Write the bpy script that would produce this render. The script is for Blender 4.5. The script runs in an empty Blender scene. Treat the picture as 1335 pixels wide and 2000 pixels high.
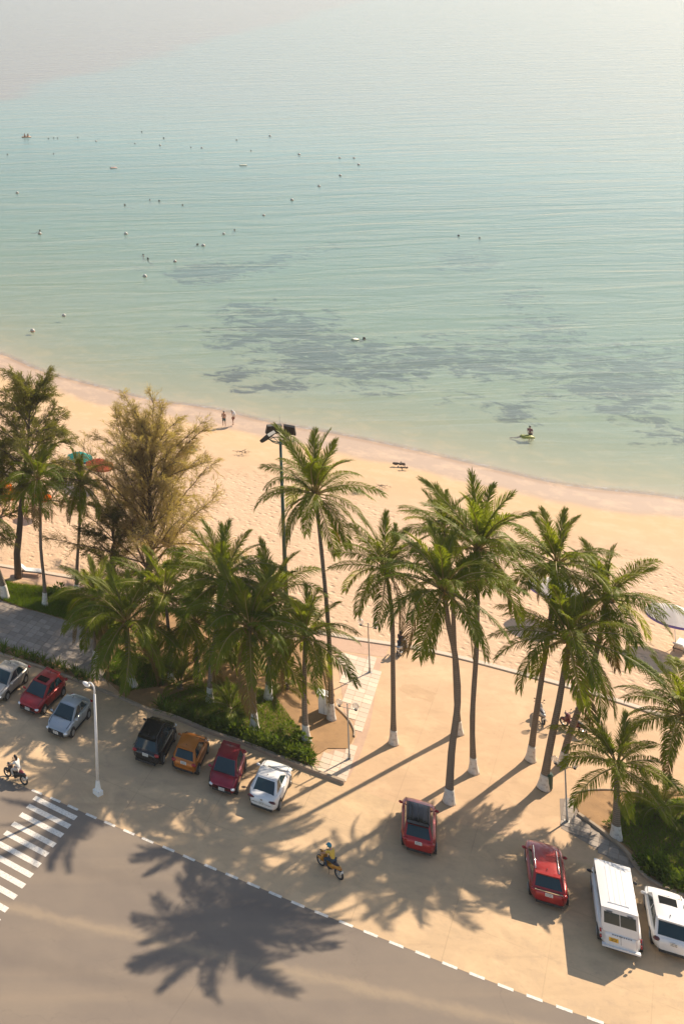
import bpy, bmesh, math, random
from mathutils import Vector, Matrix, Euler

# ------------------------------------------------------------------ camera, sky, sun, exposure
scene = bpy.context.scene
COL = scene.collection
rnd = random.Random(7)
rad = math.radians

cam_data = bpy.data.cameras.new("camera")
cam = bpy.data.objects.new("camera", cam_data)
COL.objects.link(cam)
scene.camera = cam
CAM_H = 54.695
cam.location = (0, 0, CAM_H)
cam_data.sensor_fit = 'VERTICAL'
cam_data.sensor_height = 36.0
cam_data.lens = 43.2118          # architectural shift lens: level camera, frame shifted down and to the right
cam_data.shift_x = 0.56568
cam_data.shift_y = -0.54603
cam_data.clip_start = 0.5
cam_data.clip_end = 30000
cam.rotation_euler = (Matrix.Rotation(math.pi / 2 - (-0.004931), 3, 'X') @ Matrix.Rotation(-0.034547, 3, 'Z')).to_euler()

SUN_AZ, SUN_EL = rad(61.5), rad(34.5)          # azimuth from +Y towards +X
world = bpy.data.worlds.new("World")
scene.world = world
world.use_nodes = True
wn, wl = world.node_tree.nodes, world.node_tree.links
bgn = wn["Background"]
sky = wn.new("ShaderNodeTexSky")
sky.sky_type = 'NISHITA'
sky.sun_disc = False
sky.sun_elevation = SUN_EL
sky.sun_rotation = SUN_AZ
sky.dust_density = 0.7
sky.air_density = 1.0
sky.ozone_density = 1.0
tint = wn.new("ShaderNodeMix"); tint.data_type = 'RGBA'; tint.blend_type = 'MULTIPLY'
tint.inputs[0].default_value = 1.0
tint.inputs[7].default_value = (1.0, 0.905, 0.82, 1)
wl.new(sky.outputs[0], tint.inputs[6])
wl.new(tint.outputs[2], bgn.inputs[0])
bgn.inputs[1].default_value = 0.112

sun_data = bpy.data.lights.new("sun", 'SUN')
sun_data.energy = 4.4
sun_data.angle = rad(0.55)
sun_data.color = (1.0, 0.86, 0.68)
sun = bpy.data.objects.new("sun", sun_data)
COL.objects.link(sun)
sd = Vector((math.sin(SUN_AZ) * math.cos(SUN_EL), math.cos(SUN_AZ) * math.cos(SUN_EL), math.sin(SUN_EL)))
sun.rotation_euler = sd.to_track_quat('Z', 'Y').to_euler()
sun.location = (60, 60, 80)

scene.view_settings.view_transform = 'Standard'
scene.view_settings.look = 'None'
scene.view_settings.exposure = 0.92
scene.view_settings.gamma = 1.0
scene.view_settings.use_curve_mapping = False
scene.render.engine = 'CYCLES'
scene.cycles.use_denoising = True
scene.cycles.max_bounces = 6
scene.cycles.transparent_max_bounces = 12
scene.cycles.caustics_reflective = False
scene.cycles.caustics_refractive = False

# ------------------------------------------------------------------ helpers
def tag(o, label=None, cat=None, group=None, kind=None):
    if label: o['label'] = label
    if cat: o['category'] = cat
    if group: o['group'] = group
    if kind: o['kind'] = kind
    return o

def empty(name, loc=(0, 0, 0), rz=0.0):
    o = bpy.data.objects.new(name, None)
    o.empty_display_size = 0.3
    COL.objects.link(o)
    o.location = loc
    o.rotation_euler = (0, 0, rz)
    return o

def link_mesh(name, me, parent=None, mats=()):
    o = bpy.data.objects.new(name, me)
    for m in mats:
        if m.name not in me.materials: me.materials.append(m)
    COL.objects.link(o)
    if parent: o.parent = parent
    return o

def build(name, bm, mats, parent=None, smooth=False, sharp=None, loc=None):
    me = bpy.data.meshes.new(name)
    bm.normal_update()
    bm.to_mesh(me); bm.free()
    if smooth:
        me.shade_smooth()
        if sharp: me.set_sharp_from_angle(angle=rad(sharp))
    if not isinstance(mats, (list, tuple)): mats = [mats]
    for m in mats: me.materials.append(m)
    o = bpy.data.objects.new(name, me)
    COL.objects.link(o)
    if parent: o.parent = parent
    if loc: o.location = loc
    return o

def copy_tree(o, parent=None):
    c = o.copy(); COL.objects.link(c)
    if parent: c.parent = parent
    for ch in list(o.children): copy_tree(ch, c)
    return c

def add_box(bm, c, s, rz=0.0, mi=0, rx=0.0, ry=0.0):
    M = Matrix.Translation(c) @ Euler((rx, ry, rz)).to_matrix().to_4x4() @ Matrix.Diagonal((*s, 1))
    r = bmesh.ops.create_cube(bm, size=1.0, matrix=M)
    fs = {f for v in r['verts'] for f in v.link_faces}
    for f in fs: f.material_index = mi
    return r['verts']

def add_cyl(bm, p, q, r1, r2=None, n=10, mi=0, caps=True):
    p, q = Vector(p), Vector(q); r2 = r1 if r2 is None else r2
    d = q - p; L = d.length
    M = Matrix.Translation((p + q) / 2) @ d.to_track_quat('Z', 'Y').to_matrix().to_4x4()
    r = bmesh.ops.create_cone(bm, cap_ends=caps, segments=n, radius1=r1, radius2=r2, depth=L, matrix=M)
    for f in {f for v in r['verts'] for f in v.link_faces}: f.material_index = mi
    return r['verts']

def add_sphere(bm, c, r, sc=(1, 1, 1), u=12, v=8, mi=0):
    M = Matrix.Translation(c) @ Matrix.Diagonal((r * sc[0], r * sc[1], r * sc[2], 1))
    q = bmesh.ops.create_uvsphere(bm, u_segments=u, v_segments=v, radius=1.0, matrix=M)
    for f in {f for w in q['verts'] for f in w.link_faces}: f.material_index = mi
    return q['verts']

def add_tube(bm, pts, radii, n=8, mi=0, cap=True):
    pts = [Vector(p) for p in pts]
    rings = []
    ref = Vector((0.31, 0.95, 0.05)).normalized()
    for i, p in enumerate(pts):
        t = (pts[min(i + 1, len(pts) - 1)] - pts[max(i - 1, 0)]).normalized()
        if abs(t.dot(ref)) > 0.95: ref = Vector((0.9, 0.1, 0.4)).normalized()
        a = (ref - t * ref.dot(t)).normalized(); b = t.cross(a)
        ref = a
        r = radii[i] if isinstance(radii, (list, tuple)) else radii
        rings.append([bm.verts.new(p + (a * math.cos(2 * math.pi * k / n) + b * math.sin(2 * math.pi * k / n)) * r) for k in range(n)])
    for i in range(len(rings) - 1):
        for k in range(n):
            f = bm.faces.new((rings[i][k], rings[i][(k + 1) % n], rings[i + 1][(k + 1) % n], rings[i + 1][k]))
            f.material_index = mi; f.smooth = True
    if cap:
        bm.faces.new(rings[0][::-1]).material_index = mi
        bm.faces.new(rings[-1]).material_index = mi
    return rings

def add_torus(bm, c, axis, R, r, n=20, m=8, mi=0):
    c = Vector(c); ax = Vector(axis).normalized()
    q = ax.to_track_quat('Z', 'Y')
    rings = []
    for i in range(n):
        a = 2 * math.pi * i / n
        d = q @ Vector((math.cos(a), math.sin(a), 0))
        rings.append([bm.verts.new(c + d * (R + r * math.cos(2 * math.pi * k / m)) + ax * (r * math.sin(2 * math.pi * k / m))) for k in range(m)])
    for i in range(n):
        for k in range(m):
            f = bm.faces.new((rings[i][k], rings[(i + 1) % n][k], rings[(i + 1) % n][(k + 1) % m], rings[i][(k + 1) % m]))
            f.material_index = mi; f.smooth = True

def poly_face(bm, pts, z, mi=0):
    vs = [bm.verts.new((p[0], p[1], z if len(p) < 3 else p[2])) for p in pts]
    f = bm.faces.new(vs); f.material_index = mi
    if f.normal.z < 0 or (f.normal_update() or f.normal.z < 0): f.normal_flip()
    return f

def sheet(name, pts, z, m, parent=None, kind='structure', thick=0.0):
    bm = bmesh.new()
    f = poly_face(bm, pts, z)
    if thick:
        r = bmesh.ops.extrude_face_region(bm, geom=[f])
        for v in r['geom']:
            if isinstance(v, bmesh.types.BMVert): v.co.z -= thick
    bmesh.ops.triangulate(bm, faces=bm.faces[:])
    bmesh.ops.recalc_face_normals(bm, faces=bm.faces[:])
    o = build(name, bm, m, parent)
    if kind: o['kind'] = kind
    return o

def inside(pt, poly):
    x, y = pt[0], pt[1]; c = False; j = len(poly) - 1
    for i in range(len(poly)):
        xi, yi = poly[i][0], poly[i][1]; xj, yj = poly[j][0], poly[j][1]
        if (yi > y) != (yj > y) and x < (xj - xi) * (y - yi) / (yj - yi) + xi: c = not c
        j = i
    return c

def samples_in(poly, n, r):
    xs = [p[0] for p in poly]; ys = [p[1] for p in poly]; out = []
    for _ in range(n * 20):
        p = (r.uniform(min(xs), max(xs)), r.uniform(min(ys), max(ys)))
        if inside(p, poly): out.append(p)
        if len(out) >= n: break
    return out

def along(pts, step):
    out = []; acc = 0.0
    for a, b in zip(pts[:-1], pts[1:]):
        a, b = Vector((a[0], a[1], 0)), Vector((b[0], b[1], 0)); L = (b - a).length
        if L < 1e-6: continue
        t = (step - acc) if out else 0.0
        while t <= L:
            out.append((a + (b - a) * t / L, math.atan2((b - a).y, (b - a).x))); t += step
        acc = L - (t - step)
    return out

# ------------------------------------------------------------------ materials
def new_mat(name):
    m = bpy.data.materials.new(name); m.use_nodes = True
    nt = m.node_tree
    return m, nt.nodes, nt.links, nt.nodes["Principled BSDF"]

def nd(n, typ, **kw):
    x = n.new(typ)
    for k, v in kw.items(): setattr(x, k, v)
    return x

def noise(n, l, vec, scale, detail=4, rough=0.55, dist=0.0, stretch=None, rotz=0.0):
    t = nd(n, "ShaderNodeTexNoise")
    t.inputs['Scale'].default_value = scale; t.inputs['Detail'].default_value = detail
    t.inputs['Roughness'].default_value = rough; t.inputs['Distortion'].default_value = dist
    if stretch or rotz:
        mp = nd(n, "ShaderNodeMapping")
        if stretch: mp.inputs['Scale'].default_value = stretch
        mp.inputs['Rotation'].default_value = (0, 0, rotz)
        l.new(vec, mp.inputs[0]); l.new(mp.outputs[0], t.inputs['Vector'])
    else:
        l.new(vec, t.inputs['Vector'])
    return t.outputs['Fac']

def ramp(n, l, fac, stops, interp='LINEAR'):
    r = nd(n, "ShaderNodeValToRGB"); r.color_ramp.interpolation = interp
    e = r.color_ramp.elements
    while len(e) < len(stops): e.new(0.5)
    for el, (p, c) in zip(e, stops):
        el.position = p; el.color = (*c, 1) if len(c) == 3 else c
    l.new(fac, r.inputs[0])
    return r.outputs[0]

def mixc(n, l, fac, a, b, mode='MIX'):
    x = nd(n, "ShaderNodeMix", data_type='RGBA', blend_type=mode)
    if isinstance(fac, (int, float)): x.inputs[0].default_value = fac
    else: l.new(fac, x.inputs[0])
    for i, v in ((6, a), (7, b)):
        if isinstance(v, tuple): x.inputs[i].default_value = (*v, 1)
        else: l.new(v, x.inputs[i])
    return x.outputs[2]

def math_n(n, l, op, a, b=None, clamp=False):
    x = nd(n, "ShaderNodeMath", operation=op); x.use_clamp = clamp
    for i, v in ((0, a), (1, b)):
        if v is None: continue
        if isinstance(v, (int, float)): x.inputs[i].default_value = v
        else: l.new(v, x.inputs[i])
    return x.outputs[0]

def maprange(n, l, v, a, b, c=0.0, d=1.0, smooth=False):
    x = nd(n, "ShaderNodeMapRange"); x.clamp = True
    if smooth: x.interpolation_type = 'SMOOTHSTEP'
    l.new(v, x.inputs[0])
    for i, q in ((1, a), (2, b), (3, c), (4, d)): x.inputs[i].default_value = q
    return x.outputs[0]

def bump(n, l, h, strength, dist, prev=None):
    b = nd(n, "ShaderNodeBump"); b.inputs['Strength'].default_value = strength; b.inputs['Distance'].default_value = dist
    l.new(h, b.inputs['Height'])
    if prev: l.new(prev, b.inputs['Normal'])
    return b.outputs[0]

def pos_of(n): return nd(n, "ShaderNodeNewGeometry").outputs['Position']
def objc(n): return nd(n, "ShaderNodeTexCoord").outputs['Object']

def plain(name, col, rough=0.6, metal=0.0, var=0.12, scale=6.0, coat=0.0, bstr=0.0, spec=0.5, rand=0.0):
    m, n, l, b = new_mat(name)
    f = noise(n, l, objc(n), scale, 4)
    lo = tuple(c * (1 - var) for c in col); hi = tuple(min(1, c * (1 + var)) for c in col)
    c = mixc(n, l, f, lo, hi)
    if rand:
        oi = nd(n, "ShaderNodeObjectInfo")
        hs = nd(n, "ShaderNodeHueSaturation")
        l.new(maprange(n, l, oi.outputs['Random'], 0, 1, 1 - rand, 1 + rand), hs.inputs['Value'])
        l.new(c, hs.inputs['Color']); c = hs.outputs[0]
    l.new(c, b.inputs['Base Color'])
    l.new(maprange(n, l, f, 0, 1, max(0.02, rough - 0.06), min(1, rough + 0.06)), b.inputs['Roughness'])
    b.inputs['Metallic'].default_value = metal
    b.inputs['Specular IOR Level'].default_value = spec
    if coat: b.inputs['Coat Weight'].default_value = coat; b.inputs['Coat Roughness'].default_value = 0.06
    if bstr: l.new(bump(n, l, noise(n, l, objc(n), scale * 6, 3), bstr, 0.02), b.inputs['Normal'])
    return m

def paint(name, col, metal=0.25, rough=0.32):
    m, n, l, b = new_mat(name)
    f = noise(n, l, objc(n), 1.6, 5)
    f2 = noise(n, l, objc(n), 14, 4, 0.7)
    dust = mixc(n, l, math_n(n, l, 'MULTIPLY', maprange(n, l, f2, 0.45, 0.8), 0.07), col, (0.34, 0.27, 0.2))
    c = mixc(n, l, maprange(n, l, f, 0.3, 0.7, 0.0, 0.14), dust, tuple(x * 0.75 for x in col))
    l.new(c, b.inputs['Base Color'])
    b.inputs['Metallic'].default_value = metal
    l.new(maprange(n, l, f2, 0.3, 0.8, rough - 0.06, rough + 0.16), b.inputs['Roughness'])
    b.inputs['Coat Weight'].default_value = 0.35; b.inputs['Coat Roughness'].default_value = 0.05
    return m

def schlick(n, l, nrm, f0):
    g = nd(n, "ShaderNodeNewGeometry")
    dt = nd(n, "ShaderNodeVectorMath", operation='DOT_PRODUCT')
    l.new(nrm if nrm else g.outputs['Normal'], dt.inputs[0]); l.new(g.outputs['Incoming'], dt.inputs[1])
    c = math_n(n, l, 'SUBTRACT', 1.0, math_n(n, l, 'ABSOLUTE', dt.outputs['Value']), True)
    return math_n(n, l, 'ADD', math_n(n, l, 'MULTIPLY', math_n(n, l, 'POWER', c, 5.0), 1 - f0), f0, True)

M = {}
M['glass'] = plain('tinted_glass', (0.014, 0.036, 0.042), 0.07, var=0.2, scale=1.5, spec=0.6)
M['dark_plastic'] = plain('dark_plastic', (0.025, 0.024, 0.023), 0.6)
M['black_gloss'] = plain('gloss_black', (0.01, 0.01, 0.011), 0.16, spec=0.22)
M['rubber'] = plain('rubber', (0.03, 0.028, 0.026), 0.85, bstr=0.2)
M['rim'] = plain('alloy', (0.42, 0.41, 0.39), 0.35, metal=0.7)
M['chrome'] = plain('chrome', (0.72, 0.7, 0.67), 0.15, metal=0.95)
M['lens'] = plain('lamp_lens', (0.75, 0.74, 0.72), 0.12, spec=0.7)
M['red_lens'] = plain('red_lens', (0.32, 0.012, 0.012), 0.15, spec=0.6)
M['dark_lens'] = plain('dark_red_lens', (0.07, 0.008, 0.01), 0.15, spec=0.6)
M['plate_white'] = plain('plate_white', (0.75, 0.72, 0.66), 0.5)
M['plate_yellow'] = plain('plate_yellow', (0.75, 0.42, 0.03), 0.5)
M['ink'] = plain('plate_ink', (0.03, 0.03, 0.03), 0.6)
M['white_paint'] = plain('white_paint', (0.78, 0.75, 0.7), 0.5, bstr=0.05)
M['galv'] = plain('galvanised_steel', (0.42, 0.4, 0.36), 0.5, metal=0.5)
M['skin'] = plain('skin', (0.42, 0.22, 0.13), 0.55, var=0.08)
M['skin_pale'] = plain('skin_pale', (0.56, 0.34, 0.23), 0.55, var=0.08)
M['hair'] = plain('hair', (0.015, 0.011, 0.009), 0.5)

# palm leaf, two hues and a dry one
def leaf_mat(name, ca, cb, trans=0.34, gloss=0.4):
    m, n, l, b = new_mat(name)
    n.remove(b)
    out = n['Material Output']
    oi = nd(n, "ShaderNodeObjectInfo")
    f = noise(n, l, objc(n), 1.3, 3)
    mixf = math_n(n, l, 'ADD', math_n(n, l, 'MULTIPLY', oi.outputs['Random'], 0.6), math_n(n, l, 'MULTIPLY', f, 0.5), True)
    c = mixc(n, l, mixf, ca, cb)
    df = nd(n, "ShaderNodeBsdfDiffuse"); l.new(c, df.inputs[0])
    tr = nd(n, "ShaderNodeBsdfTranslucent")
    tc = mixc(n, l, 1.0, c, (1.5, 1.55, 0.45), 'MULTIPLY'); l.new(tc, tr.inputs[0])
    gl = nd(n, "ShaderNodeBsdfGlossy"); gl.inputs['Roughness'].default_value = 0.42
    gl.inputs[0].default_value = (0.7, 0.7, 0.62, 1)
    m1 = nd(n, "ShaderNodeMixShader"); m1.inputs[0].default_value = trans
    l.new(df.outputs[0], m1.inputs[1]); l.new(tr.outputs[0], m1.inputs[2])
    m2 = nd(n, "ShaderNodeMixShader"); l.new(math_n(n, l, 'MULTIPLY', schlick(n, l, None, 0.05), gloss), m2.inputs[0])
    l.new(m1.outputs[0], m2.inputs[1]); l.new(gl.outputs[0], m2.inputs[2])
    l.new(m2.outputs[0], out.inputs[0])
    return m
M['leaf'] = leaf_mat('palm_leaf', (0.062, 0.105, 0.005), (0.205, 0.22, 0.014), 0.48, 0.22)
M['leaf_young'] = leaf_mat('palm_leaf_young', (0.12, 0.15, 0.015), (0.2, 0.21, 0.03), 0.5, 0.25)
M['leaf_dry'] = leaf_mat('palm_leaf_dry', (0.22, 0.13, 0.045), (0.15, 0.11, 0.035), 0.25)
M['strap'] = leaf_mat('strap_leaf', (0.055, 0.1, 0.014), (0.13, 0.16, 0.026), 0.35, 0.1)
M['grass'] = leaf_mat('grass_blade', (0.08, 0.15, 0.014), (0.15, 0.19, 0.024), 0.4, 0.05)
M['needle'] = leaf_mat('casuarina_needle', (0.1, 0.105, 0.036), (0.16, 0.145, 0.055), 0.45, 0.05)
M['needle_light'] = leaf_mat('casuarina_needle_pale', (0.35, 0.262, 0.155), (0.28, 0.215, 0.12), 0.48, 0.04)
M['rachis'] = plain('frond_stalk', (0.3, 0.22, 0.06), 0.5, rand=0.3)

def trunk_mat():
    m, n, l, b = new_mat('palm_trunk')
    oc = objc(n)
    w = nd(n, "ShaderNodeTexWave", wave_type='BANDS', bands_direction='Z')
    w.inputs['Scale'].default_value = 2.6; w.inputs['Distortion'].default_value = 2.2; w.inputs['Detail'].default_value = 2
    l.new(oc, w.inputs[0])
    f = noise(n, l, oc, 3.5, 5, 0.65)
    c = mixc(n, l, f, (0.15, 0.112, 0.078), (0.29, 0.22, 0.155))
    c = mixc(n, l, maprange(n, l, w.outputs[1], 0.0, 0.35, 0.5, 0.0), c, (0.05, 0.036, 0.026))
    l.new(c, b.inputs['Base Color']); b.inputs['Roughness'].default_value = 0.9
    l.new(bump(n, l, w.outputs[1], 0.6, 0.03), b.inputs['Normal'])
    return m
M['trunk'] = trunk_mat()
M['bark'] = plain('bark', (0.1, 0.072, 0.05), 0.9, var=0.35, scale=4, bstr=0.6)
def lime_mat():
    m, n, l, b = new_mat('lime_wash')
    oc = objc(n)
    f = noise(n, l, oc, 5, 5, 0.7)
    c = mixc(n, l, maprange(n, l, f, 0.52, 0.72), (0.66, 0.6, 0.52), (0.33, 0.25, 0.18))
    l.new(c, b.inputs['Base Color']); b.inputs['Roughness'].default_value = 0.85
    l.new(bump(n, l, noise(n, l, oc, 14, 3), 0.3, 0.02), b.inputs['Normal'])
    return m
M['lime'] = lime_mat()

ROAD_ANG = rad(-38.0)
def ground_mat(name, ca, cb, stain, stain_amt, fine=30.0, bstr=0.25, tracks=True, joints=0.0):
    m, n, l, b = new_mat(name)
    p = pos_of(n)
    f1 = noise(n, l, p, 0.16, 6, 0.6, 0.4)
    f2 = noise(n, l, p, 0.9, 6, 0.65)
    f3 = noise(n, l, p, fine, 3, 0.7)
    c = mixc(n, l, maprange(n, l, f1, 0.35, 0.65), ca, cb)
    c = mixc(n, l, math_n(n, l, 'MULTIPLY', maprange(n, l, f2, 0.5, 0.78), stain_amt), c, stain)
    c = mixc(n, l, math_n(n, l, 'MULTIPLY', maprange(n, l, f3, 0.42, 0.75), 0.22), c, tuple(x * 0.6 for x in ca))
    if tracks:
        t = noise(n, l, p, 0.5, 4, 0.6, 0.3, stretch=(0.35, 2.2, 1), rotz=-ROAD_ANG)
        c = mixc(n, l, math_n(n, l, 'MULTIPLY', maprange(n, l, t, 0.52, 0.75), 0.35), c, tuple(x * 0.72 for x in cb))
    f6 = noise(n, l, p, 0.42, 5, 0.65, 0.5)
    c = mixc(n, l, math_n(n, l, 'MULTIPLY', maprange(n, l, f6, 0.5, 0.66), 0.4), c, tuple(min(.75, x * 1.22) for x in ca))
    f4 = noise(n, l, p, 2.6, 5, 0.7)
    c = mixc(n, l, math_n(n, l, 'MULTIPLY', maprange(n, l, f4, 0.56, 0.72), 0.3), c, tuple(x * 0.78 for x in stain))
    if joints:
        mp = nd(n, "ShaderNodeMapping"); mp.inputs['Rotation'].default_value = (0, 0, -ROAD_ANG); l.new(p, mp.inputs[0])
        bt = nd(n, "ShaderNodeTexBrick"); bt.inputs['Scale'].default_value = 1.0; bt.offset = 0.0
        bt.inputs['Mortar Size'].default_value = 0.025; bt.inputs['Brick Width'].default_value = 4.5; bt.inputs['Row Height'].default_value = 4.5
        l.new(mp.outputs[0], bt.inputs[0])
        c = mixc(n, l, math_n(n, l, 'MULTIPLY', math_n(n, l, 'MULTIPLY', bt.outputs['Fac'], joints), maprange(n, l, f1, 0.38, 0.6)), c, tuple(x * 0.5 for x in ca))
    l.new(c, b.inputs['Base Color']); b.inputs['Roughness'].default_value = 0.92
    b.inputs['Specular IOR Level'].default_value = 0.2
    nb = bump(n, l, f3, bstr, 0.015)
    nb = bump(n, l, f2, 0.3, 0.05, nb)
    l.new(nb, b.inputs['Normal'])
    return m
M['plaza'] = ground_mat('packed_sand_plaza', (0.6, 0.405, 0.245), (0.53, 0.355, 0.215), (0.42, 0.28, 0.165), 0.4, joints=0.25)
M['lot'] = ground_mat('dusty_lot', (0.6, 0.415, 0.24), (0.5, 0.35, 0.21), (0.36, 0.265, 0.18), 0.55, joints=0.4)
M['turf'] = ground_mat('worn_turf', (0.07, 0.08, 0.02), (0.22, 0.15, 0.06), (0.34, 0.2, 0.095), 1.0, bstr=0.6, tracks=False)
M['soil'] = ground_mat('bed_soil', (0.4, 0.235, 0.11), (0.3, 0.18, 0.09), (0.16, 0.1, 0.055), 0.6, bstr=0.6, tracks=False)
M['pavement'] = ground_mat('grey_paving_base', (0.32, 0.26, 0.21), (0.26, 0.21, 0.175), (0.2, 0.16, 0.13), 0.4, tracks=False)
M['pink_paving'] = ground_mat('pink_paving', (0.54, 0.36, 0.25), (0.47, 0.31, 0.22), (0.4, 0.24, 0.17), 0.45, tracks=False)

def road_mat():
    m, n, l, b = new_mat('worn_asphalt')
    p = pos_of(n)
    f3 = noise(n, l, p, 38, 3, 0.75)
    f2 = noise(n, l, p, 0.35, 6, 0.6)
    lane = noise(n, l, p, 0.32, 4, 0.5, 0.2, stretch=(0.06, 1.0, 1), rotz=-ROAD_ANG)
    c = mixc(n, l, maprange(n, l, f2, 0.35, 0.68), (0.195, 0.155, 0.122), (0.225, 0.178, 0.135))
    c = mixc(n, l, math_n(n, l, 'MULTIPLY', maprange(n, l, lane, 0.5, 0.72), 0.45), c, (0.31, 0.235, 0.16))
    c = mixc(n, l, math_n(n, l, 'MULTIPLY', maprange(n, l, f3, 0.45, 0.75), 0.3), c, (0.11, 0.092, 0.078))
    # dusty band between the wheel tracks
    sp = nd(n, "ShaderNodeSeparateXYZ"); l.new(p, sp.inputs[0])
    (ax_, ay_), (bx_, by_) = (15.49, 69.38), (26.91, 65.25); ln_ = math.hypot(bx_ - ax_, by_ - ay_)
    sdn = math_n(n, l, 'SUBTRACT', math_n(n, l, 'ADD', math_n(n, l, 'MULTIPLY', sp.outputs[0], -(by_ - ay_) / ln_), math_n(n, l, 'MULTIPLY', sp.outputs[1], (bx_ - ax_) / ln_)), (-(by_ - ay_) * ax_ + (bx_ - ax_) * ay_) / ln_)
    wn_ = noise(n, l, p, 0.7, 5, 0.7)
    bandv = maprange(n, l, math_n(n, l, 'ADD', math_n(n, l, 'ABSOLUTE', sdn), math_n(n, l, 'MULTIPLY', wn_, 1.6)), 1.5, 0.7, 0, 0.5, True)
    c = mixc(n, l, bandv, c, (0.36, 0.27, 0.175))
    for off_ in (-4.2, 3.6):
        tk = maprange(n, l, math_n(n, l, 'ADD', math_n(n, l, 'ABSOLUTE', math_n(n, l, 'ADD', sdn, off_)), math_n(n, l, 'MULTIPLY', wn_, 0.9)), 1.5, 0.5, 0, 0.3, True)
        c = mixc(n, l, tk, c, (0.13, 0.105, 0.088))
    ck = nd(n, "ShaderNodeTexVoronoi", feature='DISTANCE_TO_EDGE'); ck.inputs['Scale'].default_value = 0.16
    wob = noise(n, l, p, 0.8, 4)
    vm = nd(n, "ShaderNodeVectorMath", operation='MULTIPLY_ADD')
    l.new(wob, vm.inputs[0]); vm.inputs[1].default_value = (2, 2, 0); l.new(p, vm.inputs[2])
    l.new(vm.outputs[0], ck.inputs[0])
    c = mixc(n, l, maprange(n, l, ck.outputs[0], 0.0, 0.004, 0.22, 0.0), c, (0.08, 0.065, 0.055))
    l.new(c, b.inputs['Base Color']); b.inputs['Roughness'].default_value = 0.85
    b.inputs['Specular IOR Level'].default_value = 0.25
    l.new(bump(n, l, f3, 0.35, 0.01), b.inputs['Normal'])
    return m
M['road'] = road_mat()
def marking_mat():
    m, n, l, b = new_mat('road_paint')
    f = noise(n, l, pos_of(n), 9, 5, 0.75)
    c = mixc(n, l, maprange(n, l, f, 0.48, 0.72), (0.72, 0.66, 0.57), (0.32, 0.26, 0.2))
    l.new(c, b.inputs['Base Color']); b.inputs['Roughness'].default_value = 0.7
    return m
M['marking'] = marking_mat()
M['kerb'] = plain('kerb_concrete', (0.36, 0.27, 0.19), 0.9, var=0.25, scale=2.5, bstr=0.4)
M['paver'] = plain('pale_paver', (0.62, 0.49, 0.37), 0.85, var=0.12, scale=4, bstr=0.2, rand=0.12)
M['paver_grey'] = plain('grey_paver', (0.31, 0.255, 0.21), 0.85, var=0.2, scale=5, bstr=0.3, rand=0.2)

# ------------------------------------------------------------------ ground, road, beach, sea
Z_SEA = -0.60
SHORE = [(-360.0, 480.0), (-200.0, 350.0), (-95.0, 268.0), (-45.0, 228.0), (0.0, 192.5), (30.72, 169.21), (35.78, 160.75), (40.79, 154.69), (45.76, 150.08), (52.38, 146.06),
         (56.24, 142.15), (61.72, 137.39), (67.76, 132.58), (73.04, 127.49), (78.29, 123.34), (87.19, 119.14),
         (96.0, 112.0), (120.0, 98.0), (160.0, 74.0), (230.0, 36.0), (330.0, -14.0)]
# inner edge of the beach: promenade kerb
PROM = [(-400.0, 420.0), (-230.0, 285.0), (-110.0, 190.0), (-60.0, 158.0), (-20.0, 132.0), (19.24, 109.64), (25.39, 106.96), (35.30, 101.28), (43.28, 96.73), (49.19, 94.30), (54.19, 90.97), (58.15, 87.92),
        (61.47, 84.79), (75.0, 76.0), (95.0, 62.0), (130.0, 42.0), (220.0, -8.0), (340.0, -70.0)]

def resample(pts, n):
    P = [Vector((p[0], p[1])) for p in pts]
    L = [0.0]
    for a, b in zip(P[:-1], P[1:]): L.append(L[-1] + (b - a).length)
    out = []; j = 0
    for i in range(n):
        t = L[-1] * i / (n - 1)
        while j < len(L) - 2 and L[j + 1] < t: j += 1
        out.append(P[j].lerp(P[j + 1], (t - L[j]) / (L[j + 1] - L[j])))
    return out

def catmull(pts, k=8):
    P = [Vector((p[0], p[1])) for p in pts]; out = []; n = len(P)
    d = [max(1e-6, (b - a).length) for a, b in zip(P[:-1], P[1:])]
    T = []
    for i in range(n):
        if i == 0: T.append((P[1] - P[0]) / d[0])
        elif i == n - 1: T.append((P[-1] - P[-2]) / d[-1])
        else: T.append(((P[i] - P[i - 1]) / d[i - 1] * d[i] + (P[i + 1] - P[i]) / d[i] * d[i - 1]) / (d[i - 1] + d[i]))
    for i in range(n - 1):
        for j in range(k):
            t = j / k
            out.append(P[i] * (2 * t ** 3 - 3 * t * t + 1) + T[i] * d[i] * (t ** 3 - 2 * t * t + t) + P[i + 1] * (3 * t * t - 2 * t ** 3) + T[i + 1] * d[i] * (t ** 3 - t * t))
    out.append(P[-1]); return out

NS = 340
shore = resample(catmull(SHORE), NS)
wob = random.Random(3)
ph = [wob.uniform(0, 6.28) for _ in range(6)]
def wiggle(i): return 0.35 * math.sin(i * 0.23 + ph[0]) + 0.22 * math.sin(i * 0.51 + ph[1]) + 0.14 * math.sin(i * 1.1 + ph[2])
OUT = Vector((0.65, 0.76))

def nearest(pl, p):
    return min(pl, key=lambda q: (q - p).length_squared)
prom_f = resample(catmull(PROM), 700)

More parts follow.
